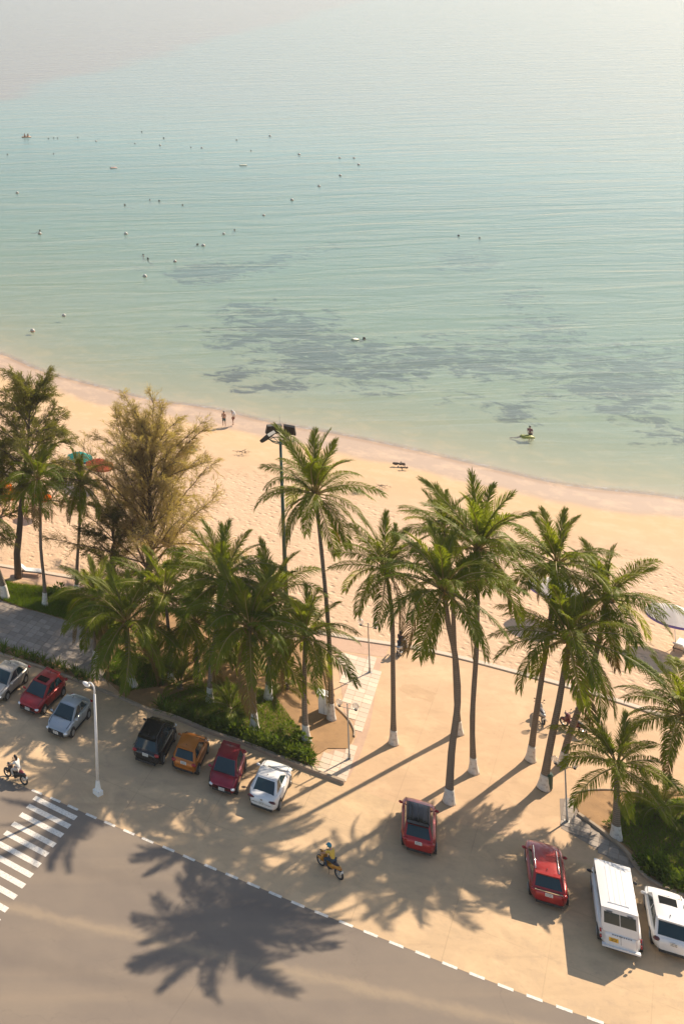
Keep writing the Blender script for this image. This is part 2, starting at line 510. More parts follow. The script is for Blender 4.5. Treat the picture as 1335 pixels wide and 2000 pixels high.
# beach: from the promenade down into the water; attribute "off" = metres seaward of the waterline
bm = bmesh.new()
off_l = bm.verts.layers.float.new("off")
rows = []
fr = [i / 22 for i in range(23)]
for i, s in enumerate(shore):
    q = None; best = 1e9
    d0 = -OUT
    # meet the promenade line going inland
    for w in prom_f:
        v = w - s; a = v.dot(d0); c = abs(v.dot(Vector((-d0.y, d0.x))))
        if a > 0 and c < best: best = c; q = w
    width = max(8.0, (q - s).dot(d0))
    wg = wiggle(i)
    row = []
    for t in fr:
        d = -width * (1 - t)
        p = s + OUT * (d + wg * t)
        h = Z_SEA * (t ** 1.6) - 0.002
        v = bm.verts.new((p.x, p.y, h)); v[off_l] = d; row.append(v)
    for d, z in ((2, -0.68), (5, -0.82), (9, -0.98), (14, -1.2), (20, -1.4), (28, -1.6), (38, -1.8), (50, -2.1), (64, -2.4), (80, -2.8), (100, -3.3), (130, -4), (180, -5.5), (260, -8)):
        p = s + OUT * (d + wg * max(0, 1 - d / 20))
        v = bm.verts.new((p.x, p.y, z)); v[off_l] = d; row.append(v)
    rows.append(row)
for a, b in zip(rows[:-1], rows[1:]):
    for k in range(len(a) - 1):
        bm.faces.new((a[k], b[k], b[k + 1], a[k + 1])).smooth = True
bmesh.ops.recalc_face_normals(bm, faces=bm.faces[:])
if sum(f.normal.z for f in bm.faces) < 0: bmesh.ops.reverse_faces(bm, faces=bm.faces[:])

def sand_mat():
    m, n, l, b = new_mat('beach_sand')
    at = nd(n, "ShaderNodeAttribute", attribute_name="off").outputs['Fac']
    p = pos_of(n)
    w1 = noise(n, l, p, 0.12, 4, 0.5)
    o = math_n(n, l, 'ADD', at, math_n(n, l, 'MULTIPLY', math_n(n, l, 'SUBTRACT', w1, 0.5), 7.0))
    f1 = noise(n, l, p, 0.1, 6, 0.6, 0.4)
    f2 = noise(n, l, p, 1.7, 5, 0.65)
    f3 = noise(n, l, p, 45, 2, 0.7)
    tramp = maprange(n, l, o, -14.0, -20.0, 0.0, 1.0, True)
    dry = mixc(n, l, maprange(n, l, f1, 0.35, 0.65), (0.56, 0.375, 0.225), (0.5, 0.33, 0.195))
    dry = mixc(n, l, math_n(n, l, 'MULTIPLY', tramp, 0.6), dry, (0.57, 0.385, 0.25))
    damp = (0.55, 0.365, 0.2)
    c = mixc(n, l, maprange(n, l, o, -15.0, -7.5, 0, 1, True), dry, damp)
    c = mixc(n, l, maprange(n, l, o, -6.6, -4.4, 0, 1, True), c, (0.4, 0.285, 0.205))
    c = mixc(n, l, maprange(n, l, at, -1.3, -0.4, 0, 1, True), c, (0.33, 0.22, 0.145))
    c = mixc(n, l, maprange(n, l, at, 0.0, 1.5, 0, 1, True), c, (0.42, 0.36, 0.25))
    c = mixc(n, l, math_n(n, l, 'MULTIPLY', tramp, math_n(n, l, 'MULTIPLY', maprange(n, l, f2, 0.48, 0.68), 0.5)), c, (0.43, 0.28, 0.165))
    f5 = noise(n, l, p, 0.45, 5, 0.7)
    c = mixc(n, l, math_n(n, l, 'MULTIPLY', maprange(n, l, f5, 0.48, 0.66), 0.4), c, (0.66, 0.46, 0.29))
    # wrack and litter line
    w = nd(n, "ShaderNodeTexVoronoi"); w.inputs['Scale'].default_value = 0.9; l.new(p, w.inputs[0])
    band = math_n(n, l, 'MULTIPLY', maprange(n, l, o, -19.5, -17.0), maprange(n, l, o, -13.0, -15.5))
    wr = math_n(n, l, 'MULTIPLY', band, math_n(n, l, 'MULTIPLY', maprange(n, l, f2, 0.52, 0.66), maprange(n, l, f1, 0.45, 0.6)))
    c = mixc(n, l, math_n(n, l, 'MULTIPLY', wr, 0.55), c, (0.28, 0.17, 0.09))
    c = mixc(n, l, math_n(n, l, 'MULTIPLY', maprange(n, l, f3, 0.5, 0.8), 0.14), c, (0.3, 0.2, 0.12))
    # seabed: weed and rock under the water (vertex layer "reef")
    rf = nd(n, "ShaderNodeAttribute", attribute_name="reef").outputs['Fac']
    rn = noise(n, l, p, 0.42, 8, 0.72, 0.6, stretch=(0.7, 1.0, 1), rotz=0.2)
    reef = maprange(n, l, math_n(n, l, 'ADD', rf, math_n(n, l, 'MULTIPLY', math_n(n, l, 'MULTIPLY', math_n(n, l, 'SUBTRACT', rn, 0.5), 3.8), maprange(n, l, rf, 0.05, 0.5))), 0.38, 0.74)
    c = mixc(n, l, math_n(n, l, 'MULTIPLY', reef, 0.9), c, (0.03, 0.026, 0.036))
    l.new(c, b.inputs['Base Color'])
    wet = math_n(n, l, 'MULTIPLY', maprange(n, l, o, -6.8, -3.0, 0, 1, True), 0.3)
    l.new(math_n(n, l, 'SUBTRACT', 0.9, wet), b.inputs['Roughness'])
    b.inputs['Specular IOR Level'].default_value = 0.3
    # footprints: dimples in the trampled belt
    fp = nd(n, "ShaderNodeTexVoronoi"); fp.inputs['Scale'].default_value = 1.55; l.new(p, fp.inputs[0])
    dim = maprange(n, l, fp.outputs['Distance'], 0.05, 0.42, 0, 1, True)
    hgt = math_n(n, l, 'ADD', math_n(n, l, 'MULTIPLY', dim, 0.6), f2)
    b2 = nd(n, "ShaderNodeBump"); b2.inputs['Distance'].default_value = 0.112
    l.new(math_n(n, l, 'MULTIPLY', tramp, 1.0), b2.inputs['Strength']); l.new(hgt, b2.inputs['Height'])
    nb = bump(n, l, f3, 0.2, 0.012, b2.outputs[0])
    l.new(nb, b.inputs['Normal'])
    return m
M['sand'] = sand_mat()
REEF = [((73.20, 179.05), 130, 42, 1.0), ((74.72, 166.97), 150, 42, 1.0), ((76.67, 156.98), 90, 32, .85), ((57.73, 158.70), 60, 10, .9), ((61.02, 153.84), 70, 11, 1.0), ((63.84, 150.05), 40, 7, .8), ((76.49, 214.55), 80, 17, 1.35),
        ((92.38, 225.86), 34, 17, 1.6), ((99.33, 225.64), 48, 15, 1.5), ((92.29, 235.76), 27, 10, 1.4), ((59.26, 181.91), 40, 15, .8), ((71.09, 191.08), 100, 14, .8), ((88.66, 165.78), 120, 45, .8),
        ((95.57, 162.92), 100, 45, .85), ((103.18, 164.22), 90, 36, .75), ((106.84, 156.71), 150, 60, .9), ((118.26, 162.90), 60, 40, .75), ((96.54, 135.40), 50, 22, .9), ((85.58, 143.75), 90, 13, .85),
        ((82.64, 148.55), 60, 12, .7), ((115.29, 180.20), 120, 20, .75), ((128.54, 221.04), 100, 16, 1.2), ((118.83, 239.15), 50, 13, 1.2), ((156.50, 235.95), 60, 9, .65), ((166.60, 227.07), 50, 15, .8),
        ((100.58, 144.24), 100, 28, .8), ((117.33, 194.51), 110, 12, .6), ((100.63, 196.64), 60, 10, .6), ((207.85, 284.20), 50, 12, .6), ((87.74, 142.43), 30, 10, .7), ((71.50, 144.26), 50, 7, .6), ((96.25, 150.96), 80, 24, .75), ((123.06, 174.31), 70, 14, .6)]
rl = bm.verts.layers.float.new("reef")
cr, sr = math.cos(rad(-20)), math.sin(rad(-20))
for v in bm.verts:
    if v[off_l] > 1:
        t = 0.0
        for (c, rx, ry, w) in REEF:
            dx, dy = v.co.x - c[0], v.co.y - c[1]
            a, b_ = (dx - dy * c[0] / c[1]) / (rx * c[1] / 2400), dy / (ry * c[1] * c[1] / 131000)
            t = max(t, w * math.exp(-(a * a + b_ * b_) * 0.8))
        v[rl] = t
beach = build('beach', bm, M['sand']); tag(beach, kind='structure')

# sea surface, with the same distance layer
bm = bmesh.new()
ol = bm.verts.layers.float.new("off")
rows = []
for i, s in enumerate(shore):
    row = []
    for d in (-0.8, 0.5, 2, 4, 7, 11, 16, 22, 30, 40, 55, 75, 100, 140, 200, 300, 500, 900, 1600, 3000):
        p = s + OUT * (min(d, 200) + wiggle(i) * max(0, 1 - d / 20))
        if d > 200: p = p * (d / 200)
        v = bm.verts.new((p.x, p.y, Z_SEA)); v[ol] = d; row.append(v)
    rows.append(row)
for a, b in zip(rows[:-1], rows[1:]):
    for k in range(len(a) - 1):
        bm.faces.new((a[k], a[k + 1], b[k + 1], b[k]))
bmesh.ops.recalc_face_normals(bm, faces=bm.faces[:])
if sum(f.normal.z for f in bm.faces) < 0: bmesh.ops.reverse_faces(bm, faces=bm.faces[:])

GREY_EDGE = ((86.18, 456.32), (433.27, 946.50))
def sea_mat():
    m, n, l, b = new_mat('sea_water')
    n.remove(b); out = n['Material Output']
    at = nd(n, "ShaderNodeAttribute", attribute_name="off").outputs['Fac']
    p = pos_of(n)
    big = noise(n, l, p, 0.018, 4, 0.55, 0.4)
    o = math_n(n, l, 'ADD', at, math_n(n, l, 'MULTIPLY', math_n(n, l, 'SUBTRACT', big, 0.5), maprange(n, l, at, 0.0, 60.0, 0.0, 45.0)))
    k = math_n(n, l, 'ADD', maprange(n, l, at, 0.3, 18.0, 0.06, 0.24), maprange(n, l, at, 22.0, 190.0, 0.0, 0.68))
    body = ramp(n, l, maprange(n, l, o, 0, 260), [(0.0, (0.36, 0.36, 0.28)), (0.1, (0.29, 0.37, 0.3)), (0.3, (0.225, 0.36, 0.3)), (0.6, (0.195, 0.335, 0.295)), (1.0, (0.24, 0.325, 0.305))])
    # ruffled bands and calmer streaks
    st = noise(n, l, p, 0.05, 5, 0.6, 0.5, stretch=(0.25, 1.6, 1), rotz=rad(3))
    body = mixc(n, l, maprange(n, l, st, 0.4, 0.7, 0.0, 0.25), body, (0.29, 0.35, 0.33))
    # water colour turns pinkish grey beyond an oblique edge, out from the left
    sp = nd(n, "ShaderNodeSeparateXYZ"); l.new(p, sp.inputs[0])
    ax_, ay_ = GREY_EDGE[0]; bx_, by_ = GREY_EDGE[1]; ln_ = math.hypot(bx_ - ax_, by_ - ay_)
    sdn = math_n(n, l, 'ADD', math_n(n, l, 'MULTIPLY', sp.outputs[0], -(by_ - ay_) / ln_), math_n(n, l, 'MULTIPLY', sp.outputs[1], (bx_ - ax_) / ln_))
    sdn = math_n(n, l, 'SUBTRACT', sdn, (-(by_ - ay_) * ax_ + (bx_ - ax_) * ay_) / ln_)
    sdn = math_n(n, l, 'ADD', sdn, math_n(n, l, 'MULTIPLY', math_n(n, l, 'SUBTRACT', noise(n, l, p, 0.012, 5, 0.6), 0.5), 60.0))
    grey_mask = maprange(n, l, sdn, -6.0, 14.0, 0.0, 1.0, True)
    body = mixc(n, l, math_n(n, l, 'MULTIPLY', grey_mask, 0.92), body, (0.3, 0.265, 0.245))
    df = nd(n, "ShaderNodeBsdfDiffuse"); l.new(body, df.inputs[0])
    tr = nd(n, "ShaderNodeBsdfTransparent")
    l.new(ramp(n, l, maprange(n, l, at, 0, 60), [(0.0, (0.92, 0.93, 0.9)), (0.08, (0.82, 0.88, 0.82)), (0.3, (0.72, 0.86, 0.81)), (1.0, (0.64, 0.84, 0.8))]), tr.inputs[0])
    m1 = nd(n, "ShaderNodeMixShader"); l.new(k, m1.inputs[0]); l.new(tr.outputs[0], m1.inputs[1]); l.new(df.outputs[0], m1.inputs[2])
    fo = math_n(n, l, 'MULTIPLY', maprange(n, l, at, 1.3, 0.5, 0, 1, True), maprange(n, l, noise(n, l, p, 1.6, 5, 0.7), 0.5, 0.62))
    fd = nd(n, "ShaderNodeBsdfDiffuse"); fd.inputs[0].default_value = (0.62, 0.58, 0.52, 1)
    mf = nd(n, "ShaderNodeMixShader"); l.new(math_n(n, l, 'MULTIPLY', fo, 0.45), mf.inputs[0]); l.new(m1.outputs[0], mf.inputs[1]); l.new(fd.outputs[0], mf.inputs[2]); m1 = mf
    # waves
    h1 = noise(n, l, p, 0.11, 4, 0.55, 0.8, stretch=(0.3, 1.7, 1), rotz=rad(2))
    h2 = noise(n, l, p, 0.55, 5, 0.6, 0.6, stretch=(0.35, 1.5, 1), rotz=rad(-8))
    h3 = noise(n, l, p, 2.4, 4, 0.6, 0.4, stretch=(0.5, 1.4, 1), rotz=rad(12))
    amp = maprange(n, l, at, 0.0, 30.0, 0.25, 1.0)
    bb = nd(n, "ShaderNodeBump"); bb.inputs['Distance'].default_value = 1.3
    l.new(math_n(n, l, 'MULTIPLY', amp, 0.36), bb.inputs['Strength']); l.new(h1, bb.inputs['Height'])
    b2 = nd(n, "ShaderNodeBump"); b2.inputs['Distance'].default_value = 0.28
    l.new(math_n(n, l, 'MULTIPLY', amp, 0.3), b2.inputs['Strength']); l.new(h2, b2.inputs['Height']); l.new(bb.outputs[0], b2.inputs['Normal'])
    nb = bump(n, l, h3, 0.3, 0.05, b2.outputs[0])
    gl = nd(n, "ShaderNodeBsdfGlossy"); gl.inputs['Roughness'].default_value = 0.2; gl.inputs[0].default_value = (0.6, 0.6, 0.6, 1)
    l.new(nb, gl.inputs['Normal']); l.new(nb, df.inputs['Normal'])
    m2 = nd(n, "ShaderNodeMixShader"); l.new(schlick(n, l, nb, 0.02), m2.inputs[0]); l.new(m1.outputs[0], m2.inputs[1]); l.new(gl.outputs[0], m2.inputs[2])
    l.new(m2.outputs[0], out.inputs[0])
    return m
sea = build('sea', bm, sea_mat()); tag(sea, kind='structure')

# land: one big sheet of packed sand from the promenade line back behind the camera
land = [tuple(p) for p in resample(catmull(PROM), 120)] + [(700, -180), (700, -700), (-800, -700), (-800, 520)]
sheet('ground', land, 0.0, M['plaza'])
deep = [(-600, 420)] + [tuple(p) for p in resample(catmull(PROM), 60)]

# road and lot. E = road edge (row of dashes)
EDGE = [(-60, 142.0), (-20, 109.5), (13.83, 81.66), (15.78, 80.21), (18.84, 77.73), (21.66, 75.47), (24.65, 73.08), (27.55, 70.84), (30.50, 68.54), (33.59, 66.33), (35.63, 64.82), (37.73, 63.37), (39.89, 61.97), (42.99, 60.14), (70, 42.0), (120, 8.0), (262, -88)]
edge = [tuple(p) for p in catmull(EDGE, 6)]
def offset(pl, d):
    out = []
    for i, p in enumerate(pl):
        a, b = Vector(pl[max(i - 1, 0)]), Vector(pl[min(i + 1, len(pl) - 1)])
        t = (b - a).normalized(); nrm = Vector((t.y, -t.x))
        out.append(tuple(Vector(p) + nrm * d))
    return out
def strip(name, a, b, z, m):
    bm = bmesh.new()
    A_ = [bm.verts.new((p[0], p[1], z)) for p in a]; B_ = [bm.verts.new((p[0], p[1], z)) for p in b]
    for i in range(len(a) - 1): bm.faces.new((A_[i], A_[i + 1], B_[i + 1], B_[i]))
    bmesh.ops.recalc_face_normals(bm, faces=bm.faces[:])
    if sum(f.normal.z for f in bm.faces) < 0: bmesh.ops.reverse_faces(bm, faces=bm.faces[:])
    o = build(name, bm, m); o['kind'] = 'structure'
    return o
edge_r = resample(edge, 160)
road = strip('road', edge_r, offset(edge_r, 26.0), 0.008, M['road'])
KERB1 = [(-30, 131.5), (16.56, 95.80), (19.31, 93.85), (22.03, 91.58), (24.01, 89.88), (25.86, 88.07)]
KERB2 = [(25.86, 88.07), (27.33, 87.10), (29.17, 85.39), (30.99, 84.07), (32.44, 82.76), (33.93, 81.38), (35.78, 79.87)]
KERB3 = [(48.57, 76.34), (48.87, 75.42), (49.17, 74.06), (49.26, 73.16), (49.05, 72.02), (48.96, 71.22), (49.67, 69.95), (50.52, 69.23), (64, 60), (90, 43), (140, 15)]
lot_poly = [tuple(p) for p in edge if True]
lot_in = KERB1[1:] + KERB2[1:] + [(37.81, 78.13), (41.09, 75.89), (45.23, 73.52), (47.10, 71.79), (49.62, 69.87), (51.07, 68.46), (64, 59), (140, 12), (262, -70)]
lot = strip('parking_lot', resample(edge, 200), resample([(-60, 158.0), (-30, 131.5)] + lot_in, 200), 0.004, M['lot'])

# dashes along the edge and the crosswalk: parts of the road
def slab(name, pts, parent, m, z=0.012):
    bm = bmesh.new(); poly_face(bm, pts, z)
    return build(name, bm, m, parent)
dash_c = [(15.94, 80.09), (16.95, 79.30), (17.88, 78.53), (18.83, 77.72), (19.78, 76.96), (20.75, 76.18), (21.67, 75.44), (22.69, 74.67), (23.65, 73.87), (24.65, 73.08), (25.62, 72.33), (26.59, 71.58), (27.54, 70.82), (28.50, 70.05), (29.49, 69.30), (30.52, 68.55), (31.52, 67.81), (32.53, 67.03), (33.58, 66.32), (34.60, 65.55), (35.63, 64.84), (36.67, 64.08), (37.73, 63.38), (38.80, 62.68), (39.90, 61.97)]
dash_me = None
for i, c in enumerate(dash_c):
    a = dash_c[max(i - 1, 0)]; b = dash_c[min(i + 1, len(dash_c) - 1)]
    ang = math.atan2(b[1] - a[1], b[0] - a[0])
    if dash_me is None:
        bm = bmesh.new(); add_box(bm, (0, 0, 0), (0.7, 0.21, 0.006)); 
        o = build('edge_dash', bm, M['marking'], road); dash_me = o.data
    else:
        o = link_mesh('edge_dash', dash_me, road)
    o.location = (c[0], c[1], 0.012); o.rotation_euler = (0, 0, ang)
cwR = [(17.82, 77.56), (17.25, 76.83), (16.62, 76.08), (15.96, 75.28), (15.34, 74.52), (14.68, 73.68), (14.04, 72.88), (13.41, 72.09), (12.75, 71.26), (12.06, 70.34), (11.43, 69.52), (10.75, 68.64)]
cwd = Vector((17.82, 77.56)) - Vector((15.42, 79.79)); cwd.normalize(); cwn = Vector((-cwd.y, cwd.x))
me = None
for c in cwR:
    if me is None:
        bm = bmesh.new(); add_box(bm, (-1.48, 0, 0), (2.96, 0.46, 0.006))
        o = build('crosswalk_stripe', bm, M['marking'], road); me = o.data
    else: o = link_mesh('crosswalk_stripe', me, road)
    o.location = (c[0], c[1], 0.0125); o.rotation_euler = (0, 0, math.atan2(cwd.y, cwd.x))

# kerbs
def kerb(name, line, w=0.22, h=0.16, z0=0.0, m=None):
    pl = [tuple(p) for p in catmull(line, 5)]
    a, b = offset(pl, w / 2), offset(pl, -w / 2)
    bm = bmesh.new()
    rows = []
    for p, q in zip(a, b):
        rows.append([bm.verts.new((p[0], p[1], z0)), bm.verts.new((p[0], p[1], z0 + h - .02)), bm.verts.new((p[0] * .9 + q[0] * .1, p[1] * .9 + q[1] * .1, z0 + h)), bm.verts.new((q[0], q[1], z0 + h)), bm.verts.new((q[0], q[1], z0))])
    for r, s in zip(rows[:-1], rows[1:]):
        for k in range(4): bm.faces.new((r[k], s[k], s[k + 1], r[k + 1]))
    bm.faces.new(rows[0]); bm.faces.new(rows[-1][::-1])
    bmesh.ops.recalc_face_normals(bm, faces=bm.faces[:])
    o = build(name, bm, m or M['kerb']); o['kind'] = 'structure'
    return o
kerb('kerb', KERB1)
kerb('kerb', KERB2, 0.26, 0.22)
kerb('kerb', KERB3)
kerb('kerb', [(38.92, 87.81), (39.04, 87.21), (39.13, 86.50), (39.07, 85.70), (38.85, 84.86), (38.63, 84.48)], 0.1, 0.14)
kerb('kerb', [(49.33, 77.97), (49.85, 78.28), (50.67, 78.43), (51.96, 78.41), (53.34, 78.05)], 0.08, 0.1)
kerb('promenade_kerb', PROM[1:-1], 0.45, 0.09, m=M['paver'])

# beds
BED2 = [(25.95, 88.12), (27.39, 87.27), (29.23, 85.56), (31.06, 84.23), (32.50, 82.91), (34.08, 81.58), (34.98, 82.52), (36.34, 83.40), (37.67, 83.28), (38.63, 84.48), (39.07, 85.70), (39.01, 87.15), (38.92, 87.81), (40.20, 90.96), (41.11, 95.50), (34.60, 99.37), (27.80, 102.98), (24.45, 100.02), (24.00, 94.45), (23.84, 91.92), (24.41, 89.98)]
sheet('planting_bed', BED2, 0.05, M['soil'], thick=0.06)
LAWN3 = [(49.50, 74.17), (50.32, 76.02), (52.07, 77.08), (54.81, 77.41), (56.43, 77.42), (67.5, 71), (64, 62.8), (50.80, 69.59), (49.89, 70.24), (49.27, 71.61), (49.64, 73.10)]
sheet('lawn', LAWN3, 0.056, M['turf'])
LAWN2 = [(26.44, 88.15), (29.31, 85.78), (32.61, 83.18), (34.35, 82.03), (35.55, 84.10), (35.26, 86.95), (35.26, 89.98), (31.69, 91.46), (27.71, 89.79)]
sheet('lawn', LAWN2, 0.056, M['turf'])
BED3 = [(48.69, 76.42), (48.95, 75.55), (49.26, 74.18), (49.34, 73.28), (49.17, 72.14), (49.10, 71.38), (49.78, 70.10), (50.71, 69.41), (64, 62), (68, 72), (56.79, 78.12), (53.30, 78.01), (51.90, 78.32), (50.61, 78.34), (49.36, 77.92)]
sheet('planting_bed', BED3, 0.05, M['soil'], thick=0.06)
STRIP1 = [(-30, 131.8), (16.59, 95.94), (19.34, 93.98), (22.06, 91.70), (22.54, 92.52), (19.76, 94.98), (16.85, 97.29), (-30, 134.5)]
sheet('planting_bed', STRIP1, 0.05, M['soil'], thick=0.06)
LAWN1 = [(-25, 138), (18.12, 103.86), (19.59, 102.62), (21.79, 101.12), (24.04, 99.28), (25.97, 103.34), (23.66, 105.34), (19.98, 106.63), (18.81, 107.41), (-25, 142)]
sheet('planting_bed', LAWN1, 0.05, M['soil'], thick=0.06)
PLAZA_L = [(-30, 134.0), (16.79, 97.00), (19.73, 94.85), (22.51, 92.39), (23.65, 91.80), (24.00, 94.45), (24.23, 99.50), (21.85, 101.36), (18.15, 104.03), (-30, 142)]
paving_l = sheet('paved_court', PLAZA_L, 0.012, M['pavement'])
PATH = [(42.14, 94.73), (45.11, 93.58), (42.48, 89.25), (40.23, 85.52), (38.34, 82.87), (36.41, 80.49), (35.72, 80.03), (34.19, 81.52), (35.31, 82.50), (36.61, 83.23), (38.29, 83.84), (38.93, 84.74), (39.39, 86.14), (39.25, 87.19), (40.49, 90.30)]
path = sheet('paved_path', PATH, 0.012, M['pink_paving'])
WALK = [(48.39, 77.83), (49.21, 77.79), (48.57, 76.25), (48.81, 75.34), (49.12, 73.97), (49.14, 73.00), (48.94, 71.95), (48.31, 71.73), (47.58, 73.83), (46.82, 75.26)]
walk = sheet('paved_walk', WALK, 0.012, M['pavement'])
PROMW = [(19.18, 109.37), (25.32, 106.70), (35.22, 101.04), (43.18, 96.52), (46.50, 95.17), (45.44, 93.70), (42.21, 94.87), (34.68, 99.60), (24.95, 105.26), (18.91, 107.94)]
sheet('promenade', PROMW, 0.009, M['pink_paving'])

def pavers(parent, poly, size, ang, m, z, limit, r, skip=0.0):
    base = Vector(poly[0][:2]); cx = sum(p[0] for p in poly) / len(poly); cy = sum(p[1] for p in poly) / len(poly)
    u = Vector((math.cos(ang), math.sin(ang))); v = Vector((-u.y, u.x)); me = None; k = 0
    N = 60
    cells = sorted(((i, j) for i in range(-N, N) for j in range(-N, N)), key=lambda q: q[0] ** 2 + q[1] ** 2)
    for i, j in cells:
        c = Vector((cx, cy)) + u * (i * size) + v * (j * size)
        hs = size * 0.48
        if not all(inside(c + u * a * hs * .45 + v * b * hs * .45, poly) for a in (-1, 1) for b in (-1, 1)): continue
        if r.random() < skip: continue
        if me is None:
            bm = bmesh.new(); vs = add_box(bm, (0, 0, 0), (size - 0.018, size - 0.018, 0.03))
            bmesh.ops.bevel(bm, geom=[e for e in bm.edges if e.verts[0].co.z > 0 and e.verts[1].co.z > 0], offset=0.008, segments=1, affect='EDGES')
            o = build('paver', bm, m, parent); me = o.data
        else: o = link_mesh('paver', me, parent)
        o.location = (c.x, c.y, z + r.uniform(-0.004, 0.004)); o.rotation_euler = (r.uniform(-.006, .006), r.uniform(-.006, .006), ang)
        k += 1
        if k >= limit: return
pavers(path, PATH, 0.6, rad(-35), M['paver'], 0.022, 295, rnd)
pavers(walk, WALK, 0.5, rad(-38), M['paver_grey'], 0.022, 200, rnd)
pavers(paving_l, [p for p in PLAZA_L if p[0] > 0], 0.6, rad(-38), M['paver_grey'], 0.022, 295, rnd)

#@@PALMS@@
# ------------------------------------------------------------------ coconut palms
FROND_L = 4.6
def frond_meshes(e0, seed, stiff):
    r = random.Random(seed)
    bmr = bmesh.new()
    N = 14
    bend = rad({0: 62, 1: 78, 2: 44}[stiff]) * r.uniform(0.85, 1.15)
    side = r.uniform(-0.35, 0.35)
    pts = [Vector((0, 0, 0))]; tans = []
    for i in range(N):
        t = (i + 0.5) / N
        e = max(rad(-86), rad(e0) - bend * t ** 1.35)
        az = side * t * t
        T = Vector((math.cos(e) * math.cos(az), math.cos(e) * math.sin(az), math.sin(e)))
        tans.append(T); pts.append(pts[-1] + T * (FROND_L / N))
    add_tube(bmr, pts, [0.055 * (1 - i / (N + 0.5)) + 0.008 for i in range(N + 1)], n=5, mi=1)
    def at(t):
        x = t * N; i = min(int(x), N - 1); return pts[i].lerp(pts[i + 1], x - i), tans[i]
    nl = 82
    gap0 = r.uniform(0.3, 0.9)
    for s in (-1, 1):
        for k in range(nl):
            t = 0.15 + 0.845 * (k + r.uniform(-.25, .25)) / (nl - 1)
            t = min(t, 0.998)
            if r.random() < 0.05: continue
            p, T = at(t)
            S = Vector((-T.y, T.x, 0)); S = S.normalized() * s if S.length > 1e-3 else Vector((0, s, 0))
            U = T.cross(S) * s
            if U.z < 0 and e0 > -20: U = -U
            ln = (0.45 + 0.7 * math.sin(math.pi * min(1, (t - 0.08) * 1.02) ** 0.8)) * r.uniform(0.86, 1.1)
            al = rad((62 if stiff != 2 else 42) - 30 * t + r.uniform(-8, 8))
            D = (T * math.cos(al) + S * math.sin(al) + U * 0.22).normalized()
            dr = r.uniform(0.45, 1.0) * (1.15 - 0.3 * t) * (1 if stiff != 2 else .45)
            D2 = (D + Vector((0, 0, -dr))).normalized()
            D3 = (D2 + Vector((0, 0, -dr * 0.9))).normalized()
            W = D.cross(U); W = W.normalized() * r.uniform(0.019, 0.027)
            W = (W + U * r.uniform(-.008, .008))
            a = p; b = a + D * ln * .4; c = b + D2 * ln * .34; d = c + D3 * ln * .26
            v = [bmr.verts.new(q) for q in (a - W * .5, a + W * .5, b + W, b - W, c + W * .8, c - W * .8, d)]
            bmr.faces.new((v[0], v[1], v[2], v[3])); bmr.faces.new((v[3], v[2], v[4], v[5])); bmr.faces.new((v[5], v[4], v[6]))
    me = bpy.data.meshes.new('frond'); bmr.to_mesh(me); bmr.free()
    me.materials.append(M['leaf_young' if e0 > 58 else 'leaf']); me.materials.append(M['rachis'])
    return me
ELEV = [84, 74, 64, 54, 44, 34, 24, 14, 4, -6, -18, -30, -44]
FR = {}
for k, e in enumerate(ELEV):
    FR[e] = [frond_meshes(e, 100 + k * 3 + j, (2 if e > 60 else (j % 2))) for j in range(3)]
dead_me = []
for j in range(2):
    m_ = FR[-44][j].copy(); m_.materials[0] = M['leaf_dry']; dead_me.append(m_)

def coco_mesh(r):
    bm = bmesh.new()
    for k in range(9):
        a = r.uniform(0, 6.28); d = r.uniform(0.2, 0.38)
        add_sphere(bm, (d * math.cos(a), d * math.sin(a), r.uniform(-.55, -.15)), 0.12, (1, 1, 1.2), 8, 6)
    for k in range(10):
        a = 6.28 * k / 10 + r.uniform(-.2, .2)
        add_tube(bm, [(0, 0, 0), (0.25 * math.cos(a), 0.25 * math.sin(a), 0.18), (0.55 * math.cos(a), 0.55 * math.sin(a), -0.08)], [0.03, 0.02, 0.008], n=4, mi=1)
    return bm
M['coconut'] = plain('coconut_husk', (0.28, 0.17, 0.045), 0.55, var=0.4, scale=3)
M['fibre'] = plain('palm_fibre', (0.25, 0.15, 0.06), 0.9, var=0.3, bstr=0.4)
coco_me = None

